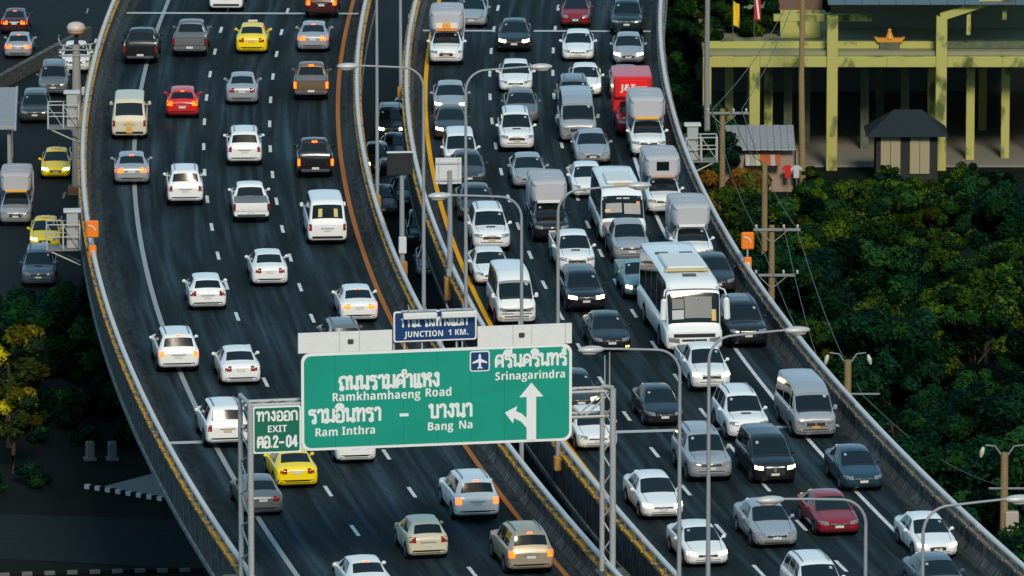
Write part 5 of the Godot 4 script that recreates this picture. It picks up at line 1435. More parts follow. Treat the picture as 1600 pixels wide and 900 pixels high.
# ------------------------------------------------------------------ the street side below the departing carriageway
func build_street_side() -> void:
	var pale := mat("mast_concrete", lin(0.30, 0.31, 0.31), 0.8)
	var t := thing("camera_mast", "tall pale mast with dome lamp and camera brackets beside the parapet", "mast", Vector3(-25.15, GROUND, -90.0), 0.0)
	part(t, "shaft", tube_mesh([Vector3(0, 0, 0), Vector3(0, 5, 0), Vector3(0, 8.8, 0)], 0.34, 0.22, 14), pale)
	part(t, "base_block", box_mesh(Vector3(1.1, 0.5, 1.1), 0.05), mat("base_brown", lin(0.16, 0.10, 0.06), 0.9), Vector3(0, 0.24, 0))
	part(t, "dome_lamp", lathe_mesh([Vector2(0.0, -0.18), Vector2(0.40, -0.20), Vector2(0.52, -0.12), Vector2(0.54, 0.05), Vector2(0.44, 0.24), Vector2(0.24, 0.33), Vector2(0.0, 0.35)], 20), mat("dome_warm", lin(0.60, 0.50, 0.44), 0.4), Vector3(0, 9.75, 0))
	part(t, "dome_skirt", lathe_mesh([Vector2(0.0, -0.16), Vector2(0.44, -0.14), Vector2(0.50, 0.0), Vector2(0.0, 0.02)], 20), mat("dome_copper", lin(0.50, 0.22, 0.14), 0.5), Vector3(0, 9.58, 0))
	part(t, "neck", tube_mesh([Vector3(0, 8.7, 0), Vector3(0, 9.5, 0)], 0.16, 0.10, 10), mat("neck_dark", lin(0.03, 0.035, 0.04), 0.7))
	for y in [8.15, 8.5]:
		part(t, "bracket_bar", box_mesh(Vector3(2.0, 0.09, 0.10), 0.02), pale, Vector3(0, y, 0.2))
	part(t, "camera_arm", tube_mesh([Vector3(-0.1, 8.6, 0), Vector3(-0.9, 8.75, 0), Vector3(-1.02, 9.1, 0), Vector3(-0.98, 9.35, 0)], 0.05, 0.05, 8), pale)
	part(t, "camera_arm", tube_mesh([Vector3(0.1, 8.7, 0), Vector3(1.1, 8.85, 0)], 0.05, 0.05, 8), pale)
	part(t, "camera", box_mesh(Vector3(0.30, 0.24, 0.42), 0.05), mat("camera_white", lin(0.62, 0.62, 0.62), 0.4), Vector3(1.2, 8.98, 0.05))
	part(t, "flood_lamp", box_mesh(Vector3(0.26, 0.5, 0.2), 0.06), mats["camera_white"], Vector3(0.42, 6.1, 0.3))
	# a flat-roofed shelter
	var sh := thing("bus_shelter", "flat pale grey metal roof shelter beside the left street", "shelter", Vector3(-31.2, GROUND, -96.0), 0.05)
	var roof := part(sh, "roof", box_mesh(Vector3(4.2, 0.22, 13.5), 0.03), mat("roof_pale", lin(0.30, 0.31, 0.33), 0.6), Vector3(0, 4.0, 0))
	part(roof, "roof_edge", box_mesh(Vector3(0.16, 0.34, 13.6), 0.03), mat("roof_edge", lin(0.36, 0.36, 0.42), 0.5), Vector3(2.16, 0.0, 0))
	for i in 6:
		part(roof, "roof_rib", box_mesh(Vector3(4.1, 0.05, 0.08), 0.01), mat("roof_rib", lin(0.24, 0.25, 0.26), 0.6), Vector3(0, 0.13, -5.6 + i * 2.2))
	for z in [-6.0, -2.0, 2.0, 6.0]:
		for x in [-1.8, 1.8]:
			part(sh, "column", box_mesh(Vector3(0.2, 3.9, 0.2), 0.02), pale, Vector3(x, 1.95, z))
	# low median wall of the street
	var mw := thing("median_wall", "low dark concrete median wall running along the left street", "wall", Vector3(-30.3, GROUND, -132.0), -0.24)
	part(mw, "wall", box_mesh(Vector3(0.35, 0.9, 26.0), 0.05), mats["deck_concrete"], Vector3(0, 0.46, 0))
	part(mw, "wall_cap", box_mesh(Vector3(0.40, 0.08, 26.0), 0.03), mats["deck_concrete"], Vector3(0, 0.955, 0))
	# the paved island with its black and white kerb stones
	var isl := thing("paved_island", "triangular paved traffic island edged with black and white kerb stones", "traffic island", Vector3(-17.6, GROUND, -10.0), 0.0)
	var pave := mat("paving_pink_grey", Color.WHITE, 0.9)
	pave.albedo_texture = noise_tex(71, 0.08, lin(0.26, 0.23, 0.22), lin(0.40, 0.36, 0.35), 256)
	pave.uv1_triplanar = true
	pave.uv1_scale = Vector3(0.4, 0.4, 0.4)
	part(isl, "paving", extrude([Vector2(-2.3, 0.15), Vector2(0.2, 3.4), Vector2(2.6, 2.6), Vector2(2.6, -3.0), Vector2(1.2, -2.6)], 0.14), pave, Vector3(0, 0.018, 0), Vector3(-PI / 2, 0, 0))
	var a := Vector2(-3.1, -0.45)
	var b := Vector2(2.6, 3.75)
	var n := 22
	for i in n:
		var p := a.lerp(b, (i + 0.5) / n)
		part(isl, "kerb_stone", box_mesh(Vector3(a.distance_to(b) / n - 0.012, 0.22, 0.24), 0.02), mat("kerb_white", lin(0.55, 0.55, 0.54), 0.8) if i % 2 == 0 else mat("kerb_black", lin(0.010, 0.010, 0.011), 0.8), Vector3(p.x, 0.128, p.y), Vector3(0, -atan2(b.y - a.y, b.x - a.x), 0))
	# far kerb of the junction
	var fk := thing("painted_kerb", "worn black and white kerb curving across the dark junction", "kerb", Vector3(-19.0, GROUND, 5.0), 0.0)
	for i in 18:
		var x := -4.5 + i * 0.52
		var z := 3.6 - 0.20 * (x + 4.5) + 0.02 * pow(x + 4.5, 2) * 0.5
		part(fk, "kerb_stone", box_mesh(Vector3(0.50, 0.18, 0.22), 0.02), mat("kerb_worn", lin(0.13, 0.135, 0.13), 0.9) if i % 2 == 0 else mats["kerb_black"], Vector3(x, 0.108, z), Vector3(0, 0.16, 0))
	# two pale blocks by the island
	for x in [-20.8, -19.7]:
		var blk := thing("concrete_block", "pale upright concrete block behind the paved island", "block", Vector3(x, GROUND, -17.0), 0.2, "pale blocks behind the paved island")
		part(blk, "block", box_mesh(Vector3(0.42, 0.95, 0.42), 0.06), mat("weathered_block", lin(0.16, 0.165, 0.165), 0.9), Vector3(0, 0.475, 0))
		part(blk, "foot", box_mesh(Vector3(0.62, 0.16, 0.6), 0.04), mats["weathered_block"], Vector3(0, 0.085, 0.02))

# ------------------------------------------------------------------ the unfinished green building and its yard
func bar(parent: Node, called: String, a: Vector3, b: Vector3, w: float, d: float, m: Material) -> void:
	var c := (a + b) * 0.5
	var dir := b - a
	var L := dir.length()
	var y := dir / L
	var x := Vector3.RIGHT if absf(y.dot(Vector3.RIGHT)) < 0.95 else Vector3.UP
	x = (x - y * x.dot(y)).normalized()
	var z := x.cross(y)
	var o := part(parent, called, box_mesh(Vector3(w, L, d), 0.02), m)
	o.transform = Transform3D(Basis(x, y, z), c)

func build_frame_building() -> void:
	var green := mat("painted_green_concrete", Color.WHITE, 0.85)
	green.albedo_texture = noise_tex(81, 0.010, lin(0.10, 0.12, 0.04), lin(0.42, 0.41, 0.13), 512, Vector2(1.2, 0.7), 4, 0.25, 0.42)
	green.uv1_triplanar = true
	green.uv1_world_triplanar = true
	green.uv1_scale = Vector3(0.10, 0.10, 0.10)
	var dull := mat("shaded_green_concrete", Color.WHITE, 0.9)  # the column green darkened: shade of the back columns put into the colour
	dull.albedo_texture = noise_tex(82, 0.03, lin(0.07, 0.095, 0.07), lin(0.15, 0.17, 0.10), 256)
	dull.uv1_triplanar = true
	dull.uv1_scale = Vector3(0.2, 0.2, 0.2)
	var dark := mat("bare_concrete", lin(0.24, 0.25, 0.22), 0.95)
	var t := thing("frame_building", "open concrete frame building painted yellow green with stained beams and columns", "building", Vector3(18.8, GROUND, -98.0), 0.0)
	# coordinates relative to the corner column; y from the ground
	for p in [[-7.35, 6.2, 0.5], [-4.55, 6.2, 0.62], [0.0, 9.15, 0.64], [6.4, 9.15, 0.64]]:
		bar(t, "column", Vector3(p[0], -0.1, 0), Vector3(p[0], p[1], 0), p[2], p[2], green)
	for p in [[-5.9, -5.6], [-3.6, -4.4], [-2.4, -5.6], [-1.3, -6.5], [2.2, -6.5], [4.6, -6.5], [-4.4, -13.0], [0.4, -13.0], [3.4, -13.0], [6.6, -13.0], [9.6, -13.0], [6.2, -6.5], [8.3, -3.0], [10.4, -3.5], [12.6, -3.0]]:
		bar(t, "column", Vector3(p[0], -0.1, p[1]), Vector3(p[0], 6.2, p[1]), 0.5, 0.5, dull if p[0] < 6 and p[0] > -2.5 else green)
	for i in 6:
		var xs := [-7.6, -4.25, -0.33, 3.2, 6.73, 10.0, 14.0]
		bar(t, "beam", Vector3(xs[i] + 0.004, 6.46, 0.02), Vector3(xs[i + 1] - 0.004, 6.46, 0.02), 0.62, 0.42, green)
	part(t, "floor_slab", box_mesh(Vector3(21.6, 0.24, 27.0), 0.02), mat("slab_concrete", lin(0.25, 0.26, 0.16), 0.95), Vector3(3.2, 6.90, -13.6))
	bar(t, "edge_beam", Vector3(-7.4, 7.25, -1.2), Vector3(-0.36, 7.25, -1.2), 0.42, 0.3, green)
	bar(t, "edge_beam", Vector3(0.36, 7.25, -1.2), Vector3(6.05, 7.25, -1.2), 0.42, 0.3, green)
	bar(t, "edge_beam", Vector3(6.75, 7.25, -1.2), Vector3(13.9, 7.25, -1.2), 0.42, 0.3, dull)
	bar(t, "upper_beam", Vector3(-3.4, 8.75, -2.0), Vector3(2.4, 8.75, -2.0), 0.42, 0.32, green)
	bar(t, "rafter", Vector3(6.35, 9.1, 0.0), Vector3(11.9, 10.95, 0.0), 0.46, 0.36, green)
	for p in [[8.0, 8.0, 9.5], [10.1, 8.9, 10.2]]:
		bar(t, "hanging_post", Vector3(p[0], p[1], -0.3), Vector3(p[0], p[2], -0.3), 0.26, 0.3, green)
	part(t, "rear_wall", box_mesh(Vector3(22.0, 11.5, 0.3), 0.02), dark, Vector3(3.2, 5.65, -27.3))
	part(t, "side_wall", box_mesh(Vector3(0.3, 6.7, 25.0), 0.02), dark, Vector3(14.2, 3.4, -14.2))
	part(t, "upper_wall", box_mesh(Vector3(2.6, 1.6, 0.25), 0.02), mat("red_wall", lin(0.17, 0.10, 0.075), 0.9), Vector3(-1.7, 9.5, -5.2))
	part(t, "upper_wall", box_mesh(Vector3(2.4, 1.7, 0.25), 0.02), mats["painted_green_concrete"], Vector3(-1.7, 7.87, -5.2))
	part(t, "upper_wall", box_mesh(Vector3(14.0, 3.2, 0.25), 0.02), mat("upper_wall_green", lin(0.15, 0.17, 0.12), 0.95), Vector3(7.2, 8.65, -8.5))
	part(t, "ground_floor", box_mesh(Vector3(21.0, 0.12, 26.0), 0.02), mat("floor_concrete", lin(0.22, 0.21, 0.18), 0.95), Vector3(3.2, 0.05, -13.8))
	# roof of blue grey sheets, each a part
	var sheet := mat("roof_sheet_blue", lin(0.10, 0.14, 0.16), 0.5, 0.2)
	for i in 14:
		part(t, "roof_sheet", box_mesh(Vector3(0.98, 0.05, 10.0), 0.01), sheet, Vector3(0.2 + i * 1.0, 10.75, -4.2), Vector3(0.16, 0, 0))
	# yellow brown things on the slab
	var boat := thing("orange_canoe", "small orange canoe shape lying on the building's upper slab", "boat", Vector3(22.2, GROUND + 7.02, -99.0), 0.0)
	part(boat, "hull", extrude([Vector2(-0.9, 0.30), Vector2(-0.7, 0.0), Vector2(0.7, 0.0), Vector2(0.9, 0.30), Vector2(0.6, 0.24), Vector2(-0.6, 0.24)], 0.4), mat("boat_orange", lin(0.62, 0.26, 0.02), 0.5), Vector3(0, 0.44, -0.2))
	part(boat, "mast_block", lathe_mesh([Vector2(0.28, 0.0), Vector2(0.16, 0.25), Vector2(0.10, 0.42), Vector2(0.13, 0.5), Vector2(0.0, 0.6)], 12), mats["boat_orange"], Vector3(0, 0.66, 0))
	part(boat, "cradle", box_mesh(Vector3(1.2, 0.44, 0.3), 0.03), dull, Vector3(0, 0.22, 0))
	# flags on the slab
	for f in [[13.0, 1.35, lin(0.80, 0.50, 0.02), "yellow"], [14.25, 1.7, lin(0.60, 0.02, 0.03), "red"]]:
		var fl := thing("flag", "%s flag hanging limp from a pole on the building's slab" % ("plain yellow" if f[3] == "yellow" else "red white striped"), "flag", Vector3(f[0], GROUND + 7.02, -99.4), 0.0)
		part(fl, "pole", tube_mesh([Vector3(0, 0, 0), Vector3(0, 3.2, 0)], 0.03, 0.02, 6), dull)
		var cloth := st_new()
		for i in 4:
			var x0 := 0.02 + i * 0.09
			for r in 5:
				var y0: float = 1.4 + f[1] - 1.35 + r * 0.28
				var z0 := sin(i * 1.7 + r * 0.9) * 0.10
				var z1 := sin((i + 1) * 1.7 + r * 0.9) * 0.10
				var z2 := sin((i + 1) * 1.7 + (r + 1) * 0.9) * 0.10
				var z3 := sin(i * 1.7 + (r + 1) * 0.9) * 0.10
				quad(cloth, Vector3(x0, y0 - i * 0.05, z0), Vector3(x0 + 0.09, y0 - i * 0.05 - 0.05, z1), Vector3(x0 + 0.09, y0 + 0.28 - i * 0.05 - 0.05, z2), Vector3(x0, y0 + 0.28 - i * 0.05, z3), Vector3.BACK)
		part(fl, "cloth", done(cloth), mat("flag_" + f[3], f[2], 0.8))
		if f[3] == "red":
			part(fl, "white_stripe", box_mesh(Vector3(0.12, 1.2, 0.02), 0.005), mat("flag_white", lin(0.7, 0.7, 0.7), 0.8), Vector3(0.2, 2.35, 0.13), Vector3(0, 0, 0.12))
	# dark-roofed hut with cream doors
	var hut := thing("small_hut", "small hut with dark hipped roof and cream doors below the green frame", "hut", Vector3(23.0, GROUND, -94.5), 0.0)
	part(hut, "wall", box_mesh(Vector3(3.6, 2.9, 2.6), 0.03), mat("hut_dark", lin(0.03, 0.035, 0.035), 0.9), Vector3(0, 1.45, 0))
	for x in [-0.95, 0.75]:
		var door := part(hut, "door", box_mesh(Vector3(1.15, 2.2, 0.08), 0.02), mat("door_cream", lin(0.34, 0.30, 0.20), 0.8), Vector3(x, 1.72, 1.33))
		part(door, "door_seam", box_mesh(Vector3(0.03, 2.1, 0.02)), mat("seam_dark", lin(0.06, 0.05, 0.04), 0.9), Vector3(0, 0, 0.045))
	var rs := st_new()
	rs.set_smooth_group(-1)
	var rc := [Vector3(-2.4, 2.9, 1.9), Vector3(2.4, 2.9, 1.9), Vector3(2.4, 2.9, -1.9), Vector3(-2.4, 2.9, -1.9)]
	var ra := Vector3(-0.7, 4.2, 0)
	var rb := Vector3(0.9, 4.2, 0)
	quad(rs, rc[0], rc[1], rb, ra, Vector3(0, 1, 1))
	quad(rs, rc[2], rc[3], ra, rb, Vector3(0, 1, -1))
	tri(rs, rc[1], rc[2], rb, Vector3(1, 1, 0))
	tri(rs, rc[3], rc[0], ra, Vector3(-1, 1, 0))
	quad(rs, rc[0], rc[1], rc[2], rc[3], Vector3.DOWN)
	part(hut, "roof", done(rs), mat("roof_slate", lin(0.022, 0.030, 0.035), 0.85))
	# shed with ribbed metal sheets
	var shed := thing("tin_shed", "low shed with pale ribbed metal roof beside the brown pole", "shed", Vector3(14.2, GROUND, -92.0), 0.0)
	var tin := mat("tin_sheet", Color.WHITE, 0.5, 0.3)
	tin.albedo_texture = noise_tex(83, 0.05, lin(0.26, 0.26, 0.27), lin(0.46, 0.45, 0.46), 256)
	tin.uv1_triplanar = true
	tin.uv1_scale = Vector3(0.4, 0.4, 0.4)
	for i in 11:
		part(shed, "roof_sheet", box_mesh(Vector3(0.39, 0.05, 3.6), 0.02), tin, Vector3(-2.0 + i * 0.40, 3.0 + (0.012 if i % 2 == 0 else 0.0), 0.2), Vector3(0.24, 0, 0))
	part(shed, "wall", box_mesh(Vector3(4.2, 2.3, 2.6), 0.02), mat("wall_pinkish", lin(0.32, 0.24, 0.19), 0.9), Vector3(0, 1.15, 0))
	part(shed, "end_wall", box_mesh(Vector3(0.08, 2.0, 2.2), 0.01), mat("wall_pinkish", lin(0.32, 0.24, 0.19), 0.9), Vector3(2.3, 1.3, 0.2))
	var stripe := [lin(0.42, 0.41, 0.40), lin(0.30, 0.32, 0.30), lin(0.44, 0.44, 0.20), lin(0.46, 0.12, 0.04), lin(0.44, 0.11, 0.04), lin(0.40, 0.38, 0.38), lin(0.45, 0.10, 0.05)]
	for i in 7:
		part(shed, "awning_strip", box_mesh(Vector3(0.28, 0.03, 1.0), 0.01), mat("awning_%d" % i, stripe[i], 0.8), Vector3(-0.55 + i * 0.29, 1.98, 1.9), Vector3(0.5, 0, 0))
	# washing
	for c in [[15.95, lin(0.55, 0.03, 0.02), "red"], [16.45, lin(0.50, 0.50, 0.58), "white"]]:
		var cl := thing("hanging_shirt", "%s shirt drying beside the tin shed" % c[2], "shirt", Vector3(c[0], GROUND + 1.0, -89.8), 0.1, "washing hung out by the shed")
		part(cl, "shirt", extrude([Vector2(-0.16, 0.0), Vector2(0.16, 0.0), Vector2(0.17, 0.5), Vector2(0.30, 0.42), Vector2(0.34, 0.55), Vector2(0.14, 0.74), Vector2(-0.14, 0.74), Vector2(-0.34, 0.55), Vector2(-0.30, 0.42), Vector2(-0.17, 0.5)], 0.06), mat("shirt_" + c[2], c[1], 0.9), Vector3(0, 0.0, 0))
		part(cl, "clothes_pole", tube_mesh([Vector3(0, -1.0, -0.03), Vector3(0, 0.8, -0.03)], 0.02, 0.02, 6), dull)

# ------------------------------------------------------------------ poles and cables beyond the parapet
func build_power_lines() -> void:
	var conc := mat("pole_concrete", Color.WHITE, 0.9)
	conc.albedo_texture = noise_tex(91, 0.06, lin(0.16, 0.11, 0.06), lin(0.38, 0.29, 0.14), 256)
	conc.uv1_triplanar = true
	conc.uv1_scale = Vector3(0.6, 0.6, 0.6)
	var arm := mat("arm_grey", lin(0.24, 0.25, 0.26), 0.7)
	var spots := [
		[Vector3(11.55, 0, -66.2), 9.1, "concrete power pole with one crossarm in front of the tin shed", 1],
		[Vector3(13.37, 0, -49.3), 9.1, "plain brownish power pole beside the twin-armed pole", 0],
		[Vector3(13.2, 0, -31.4), 9.1, "ochre power pole with two crossarms behind the orange emergency phone", 2],
		[Vector3(16.8, 0, -92.4), 13.0, "tall brown wooden pole in front of the green frame building", 0],
		[Vector3(11.3, 0, -92.6), 13.0, "tall grey pole at the corner of the green frame building", 0],
	]
	for s in spots:
		var t := thing("power_pole", s[2], "power pole", s[0] + Vector3(0, GROUND, 0), 0.0, "poles beyond the parapet")
		var h: float = s[1]
		if h > 10:
			part(t, "shaft", tube_mesh([Vector3(0.1, -0.2, 0), Vector3(0, h * 0.5, 0), Vector3(0.05, h, 0)], 0.20, 0.14, 10), conc if s[0].x > 14 else arm)
		else:
			part(t, "shaft", tube_mesh([Vector3(0, -0.2, 0), Vector3(0, h, 0)], 0.20, 0.15, 8), conc)
		for i in s[3]:
			var y: float = h - 0.2 - i * 2.35
			part(t, "crossarm", box_mesh(Vector3(2.4 - i * 0.5, 0.14, 0.12), 0.02), arm, Vector3(0.25, y, 0.18))
			for sg in [-1.0, 1.0]:
				part(t, "strut", tube_mesh([Vector3(0, y - 0.7, 0.14), Vector3(0.25 * (1 if sg > 0 else -0.4) + sg * 0.6, y, 0.16)], 0.03, 0.03, 6), arm)
			for x in [-0.8, 0.6, 1.3]:
				part(t, "insulator", lathe_mesh([Vector2(0.03, 0.0), Vector2(0.07, 0.04), Vector2(0.05, 0.1), Vector2(0.07, 0.14), Vector2(0.04, 0.2), Vector2(0.0, 0.21)], 8), mat("insulator_white", lin(0.5, 0.5, 0.48), 0.3), Vector3(x, y + 0.07, 0.18))
	# twin-armed street lamps on the ground road
	for s in [[Vector3(15.78, GROUND, 1.0), 9.0, "brown pole with two drooping lamps and a pale box beside the parapet"], [Vector3(21.94, GROUND, 21.7), 9.0, "brown pole with two drooping lamps deep in the dark trees"]]:
		var t := thing("twin_lamp_pole", s[2], "street lamp", s[0], 0.0, "twin-lamp poles among the trees")
		part(t, "shaft", tube_mesh([Vector3(0, -0.2, 0), Vector3(0, 8.7, 0)], 0.20, 0.17, 10), conc)
		for sg in [-1.0, 1.0]:
			part(t, "arm", tube_mesh([Vector3(sg * 0.08, 8.5, 0), Vector3(sg * 0.42, 9.0, 0), Vector3(sg * 0.85, 9.05, 0)], 0.04, 0.035, 6), arm)
			part(t, "lamp", lathe_mesh([Vector2(0.0, -0.5), Vector2(0.07, -0.46), Vector2(0.11, -0.2), Vector2(0.06, 0.0), Vector2(0.0, 0.02)], 10), mat("lamp_pale", lin(0.55, 0.52, 0.46), 0.4), Vector3(sg * 0.95, 8.95, 0), Vector3(0, 0, sg * 0.25))
		part(t, "crossarm", box_mesh(Vector3(2.2, 0.08, 0.08), 0.01), arm, Vector3(0.4, 7.1, 0.1))
		part(t, "junction_box", box_mesh(Vector3(0.6, 0.9, 0.4), 0.04), mat("box_pinkish", lin(0.42, 0.38, 0.34), 0.7), Vector3(0.35, 5.6, 0.12))
	# cables
	var black := mat("cable_grey", lin(0.11, 0.12, 0.13), 0.6)
	var runs := [
		[Vector3(14.5, -3.2, -31.2), Vector3(16.5, -5.0, 1.0)], [Vector3(13.8, -3.0, -31.2), Vector3(15.0, -5.0, 1.0)], [Vector3(12.4, -3.2, -31.2), Vector3(15.78, -6.2, 1.0)],
		[Vector3(12.6, -2.9, -66.0), Vector3(14.5, -3.1, -31.2)], [Vector3(11.0, -2.9, -66.0), Vector3(12.4, -3.1, -31.2)], [Vector3(12.0, -2.9, -66.0), Vector3(13.4, -2.9, -49.3)],
		[Vector3(16.9, 0.6, -92.4), Vector3(12.6, -2.9, -66.0)], [Vector3(16.7, 0.2, -92.4), Vector3(11.0, -2.9, -66.0)], [Vector3(16.5, -5.0, 1.0), Vector3(22.3, -5.0, 21.7)],
	]
	for r in runs:
		var pts := []
		for i in 13:
			var q := i / 12.0
			pts.append(r[0].lerp(r[1], q) - Vector3(0, sin(q * PI) * 0.7, 0))
		var t := thing("power_cable", "thin grey cable sagging between the poles beyond the parapet", "cable", Vector3.ZERO, 0.0, "cables strung between the poles")
		part(t, "wire", tube_mesh(pts, 0.022, 0.022, 5), black)
	var st := thing("bamboo_pole", "thin yellow bamboo stick leaning out of the thicket", "stick", Vector3(20.7, GROUND, -30.0), 0.0)
	part(st, "stem", tube_mesh([Vector3(0, 0, 0), Vector3(1.0, 2.3, 0), Vector3(1.95, 4.6, 0)], 0.05, 0.025, 6), mat("bamboo", lin(0.34, 0.28, 0.07), 0.8))
	part(st, "split_branch", tube_mesh([Vector3(1.0, 2.3, 0), Vector3(1.02, 2.9, 0.05)], 0.03, 0.02, 6), mats["bamboo"])

# ------------------------------------------------------------------ trees and shrubs
func crown_mesh(seed_: int, size: Vector3, lumps: int, leaves: int, leaf: float, tones: Array) -> ArrayMesh:
	var r := RandomNumberGenerator.new()
	r.seed = seed_
	var cs := []
	for i in lumps:
		var a := r.randf() * TAU
		var rad := sqrt(r.randf()) * 0.72
		var y := r.randf_range(-0.55, 0.78)
		var sq := sqrt(maxf(0.15, 1.0 - y * y))
		cs.append([Vector3(cos(a) * rad * size.x * sq * 1.15, y * size.y * 0.9, sin(a) * rad * size.z * sq * 1.15), r.randf_range(0.14, 0.32) * size.x, r.randi() % tones.size(), r.randf_range(0.4, 1.8)])
	var st := SurfaceTool.new()
	st.begin(Mesh.PRIMITIVE_TRIANGLES)
	for i in leaves:
		var c: Array = cs[r.randi() % cs.size()]
		var d := Vector3(r.randfn(), r.randfn(), r.randfn()).normalized()
		var p: Vector3 = c[0] + d * c[1] * (0.55 + 0.5 * sqrt(r.randf())) * Vector3(1, 0.8, 1)
		var n := (d + Vector3(r.randfn(), r.randfn() + 0.5, r.randfn()) * 0.55).normalized()
		var u := n.cross(Vector3(r.randfn(), r.randfn(), r.randfn())).normalized()
		var v := n.cross(u)
		var s := leaf * r.randf_range(0.55, 1.25)
		var tone: Color = tones[c[2] if r.randf() < 0.93 else r.randi() % tones.size()]
		var k: float = r.randf_range(0.7, 1.35) * c[3]
		st.set_color(Color(tone.r * k, tone.g * k, tone.b * k))
		st.set_normal(n)
		var a := p - u * s
		var b := p + v * s * 0.55
		var e := p + u * s * 1.1
		var f := p - v * s * 0.55
		for q in [a, e, f, a, b, e]:
			st.add_vertex(q)
	return st.commit()

func build_vegetation() -> void:
	var leaf := mat("leaves", Color.WHITE, 0.75)
	leaf.vertex_color_use_as_albedo = true
	leaf.metallic_specular = 0.15
	leaf.backlight_enabled = true
	leaf.backlight = Color(0.03, 0.045, 0.01)
	var bark := mat("bark", lin(0.05, 0.04, 0.03), 0.95)
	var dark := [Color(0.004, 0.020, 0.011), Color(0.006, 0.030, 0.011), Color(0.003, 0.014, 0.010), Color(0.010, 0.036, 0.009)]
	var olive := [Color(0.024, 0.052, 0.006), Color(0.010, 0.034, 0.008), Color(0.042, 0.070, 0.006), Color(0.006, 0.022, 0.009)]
	var yellow := [Color(0.06, 0.06, 0.006), Color(0.02, 0.03, 0.008), Color(0.26, 0.22, 0.008), Color(0.010, 0.020, 0.010)]
	var rust := [Color(0.16, 0.08, 0.012), Color(0.045, 0.055, 0.012), Color(0.10, 0.07, 0.012)]
	var kindsv := [
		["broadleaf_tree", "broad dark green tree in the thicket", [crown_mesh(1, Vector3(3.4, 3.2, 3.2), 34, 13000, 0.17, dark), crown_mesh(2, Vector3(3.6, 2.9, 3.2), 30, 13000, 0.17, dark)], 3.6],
		["sunlit_tone_tree", "olive green leafy tree in the thicket", [crown_mesh(3, Vector3(2.9, 3.4, 2.8), 30, 11000, 0.15, olive), crown_mesh(4, Vector3(3.2, 2.6, 3.0), 26, 11000, 0.16, olive)], 3.2],
		["shrub", "low dark shrub growing in the thicket", [crown_mesh(5, Vector3(1.9, 1.3, 1.8), 10, 3800, 0.20, dark)], 0.9],
		["yellow_tree", "tree with bright yellow leaf tips beside the dark junction", [crown_mesh(6, Vector3(2.2, 3.2, 2.2), 18, 5200, 0.20, yellow)], 3.4],
		["rusty_shrub", "shrub with rusty orange flowers between parapet and green building", [crown_mesh(7, Vector3(1.6, 1.3, 1.6), 9, 3000, 0.18, rust)], 0.9],
		["rooftop_shrub", "overgrown shrub on the upper slab of the green frame building", [crown_mesh(8, Vector3(1.5, 1.5, 1.5), 12, 3600, 0.15, olive)], 0.8],
		["junction_shrub", "low dark shrub on the verge around the dark junction", [crown_mesh(9, Vector3(1.8, 1.1, 1.7), 12, 3800, 0.16, dark)], 0.7],
	]
	var group := ["trees of the thicket beyond the parapet", "trees of the thicket beyond the parapet", "shrubs of the thicket beyond the parapet", "trees by the dark junction", "shrubs below the green building", "shrubs on the upper slab", "shrubs by the dark junction"]
	var plants := []
	var r := RandomNumberGenerator.new()
	r.seed = 99
	# the thicket: rows from the building's yard towards the camera
	var z := -88.0
	while z < 40.0:
		var x0 := on_road(ONC, z, 9.3).x
		var x := x0 + 1.2 + r.randf() * 2.0
		if z < -62.0:
			x = maxf(x, 17.5)
		while x < 38.0:
			var kind := 1 if r.randf() < (0.62 if x < 27.0 and z < -25.0 else 0.22) else 0  # olive where the thicket is sunlit, dark where shaded: light put into leaf tones
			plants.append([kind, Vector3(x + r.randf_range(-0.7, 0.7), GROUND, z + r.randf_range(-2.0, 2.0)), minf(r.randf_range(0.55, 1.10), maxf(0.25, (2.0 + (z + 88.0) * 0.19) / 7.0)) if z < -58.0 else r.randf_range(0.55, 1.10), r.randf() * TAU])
			if r.randf() < 0.5:
				plants.append([2, Vector3(x + r.randf_range(-2.0, 2.0), GROUND, z + 3.0), r.randf_range(0.8, 1.3) * (0.75 if z < -80.0 else 1.0), r.randf() * TAU])
			x += r.randf_range(3.2, 5.4)
		z += 7.5
	for p in [[10.6, -84.0], [12.4, -78.0], [10.4, -76.0], [13.6, -84.5]]:
		plants.append([4, Vector3(p[0], GROUND, p[1]), 1.1, p[0]])
	for p in [[11.2, -97.0, 0.8], [11.8, -90.0, 0.7], [12.6, -70.0, 0.7], [14.2, -62.0, 0.8], [11.6, -55.0, 0.7], [13.0, -40.0, 0.7], [12.4, -22.0, 0.75], [9.6, -122.0, 1.0], [9.4, -112.0, 0.9], [9.8, -104.0, 0.8], [10.2, -134.0, 1.0], [9.3, -148.0, 1.1], [9.2, -94.0, 0.7], [9.6, -86.0, 0.7], [10.0, -68.0, 0.7], [10.4, -60.0, 0.7]]:
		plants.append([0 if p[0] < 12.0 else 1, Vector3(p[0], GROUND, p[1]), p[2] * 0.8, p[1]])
	for p in [[11.9, -102.0, 1.1], [12.8, -105.5, 1.4], [14.9, -103.5, 1.2], [16.0, -107.0, 1.5], [13.6, -108.5, 1.6], [11.6, -110.0, 1.6], [17.4, -110.5, 1.6]]:
		plants.append([5, Vector3(p[0], GROUND + 7.02, p[1]), p[2], p[1]])
	for p in [[-28.5, -34.0], [-27.0, -29.0], [-24.8, -26.0], [-22.4, -25.0], [-20.4, -26.5], [-18.4, -24.0], [-26.4, -23.0], [-23.6, -21.0], [-21.2, -20.5], [-27.6, -18.0], [-19.0, -20.0], [-25.4, -9.0], [-23.2, -11.0]]:
		plants.append([6, Vector3(p[0], GROUND, p[1]), 0.75 + 0.3 * sin(p[0] * 3.0), p[1]])
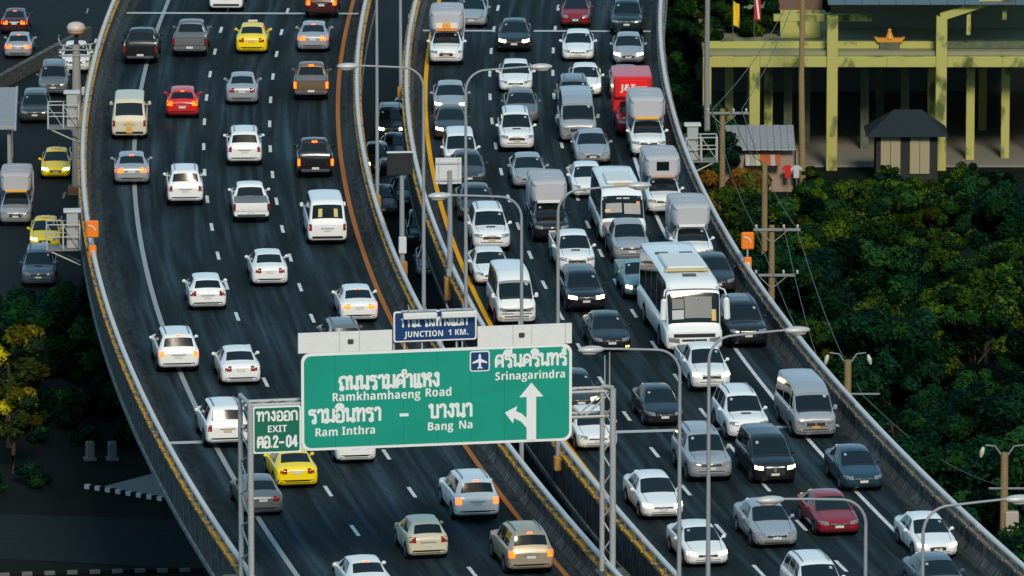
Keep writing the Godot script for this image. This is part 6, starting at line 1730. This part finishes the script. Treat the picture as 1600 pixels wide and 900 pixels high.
	# left of the departing carriageway
	for p in [[-25.0, -20.0, 1.0], [-24.4, -14.0, 0.7]]:
		plants.append([3, Vector3(p[0], GROUND, p[1]), p[2], p[1]])
	for i in plants.size():
		var p: Array = plants[i]
		var k: Array = kindsv[p[0]]
		var where := ""
		if p[0] < 3:
			var gap: float = p[1].x - on_road(ONC, p[1].z, 5.7).x
			where = " close to the parapet rail" if gap < 6.5 and p[1].z > -60.0 else " in front of the green frame building" if p[1].z < -60.0 else " beside the twin-lamp poles" if p[1].z > -8.0 else " around the leaning bamboo stick"
		var t := thing(k[0], k[1] + where, "shrub" if p[0] in [2, 4, 5, 6] else "tree", p[1], p[3], group[p[0]])
		t.scale = Vector3.ONE * p[2]
		var h: float = k[3]
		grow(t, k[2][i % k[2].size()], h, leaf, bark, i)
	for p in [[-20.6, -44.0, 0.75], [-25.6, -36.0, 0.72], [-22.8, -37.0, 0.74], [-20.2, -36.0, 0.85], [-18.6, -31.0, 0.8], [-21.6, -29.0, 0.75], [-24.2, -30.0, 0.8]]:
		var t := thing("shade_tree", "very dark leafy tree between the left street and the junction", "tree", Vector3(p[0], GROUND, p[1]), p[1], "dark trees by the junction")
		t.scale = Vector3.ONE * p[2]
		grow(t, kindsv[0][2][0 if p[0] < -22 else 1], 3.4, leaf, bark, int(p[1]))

func grow(t: Node3D, crown: Mesh, h: float, leaf: Material, bark: Material, i: int) -> void:
	var key := "trunk %s %d" % [h, absi(i) % 3]
	if not shapes.has(key):
		var st := st_new()
		var k := absi(i) % 3
		add_tube(st, [Vector3(0, -0.15, 0), Vector3(0.1 * k, h * 0.4, 0.05), Vector3(0.1, h * 0.75, -0.05), Vector3(0.15, h * 1.25, 0)], 0.05 * h + 0.02, 0.02 * h, 8)
		for b in 4:
			var a := b * 1.6 + k
			add_tube(st, [Vector3(0.1, h * (0.5 + 0.08 * b), 0), Vector3(0.1 + cos(a) * h * 0.22, h * (0.75 + 0.08 * b), sin(a) * h * 0.22), Vector3(0.1 + cos(a) * h * 0.45, h * (0.95 + 0.1 * b), sin(a) * h * 0.45)], 0.022 * h, 0.008 * h, 6)
		shapes[key] = done(st)
	part(t, "trunk", shapes[key], bark)
	part(t, "crown", crown, leaf, Vector3(0, h * 1.15, 0))
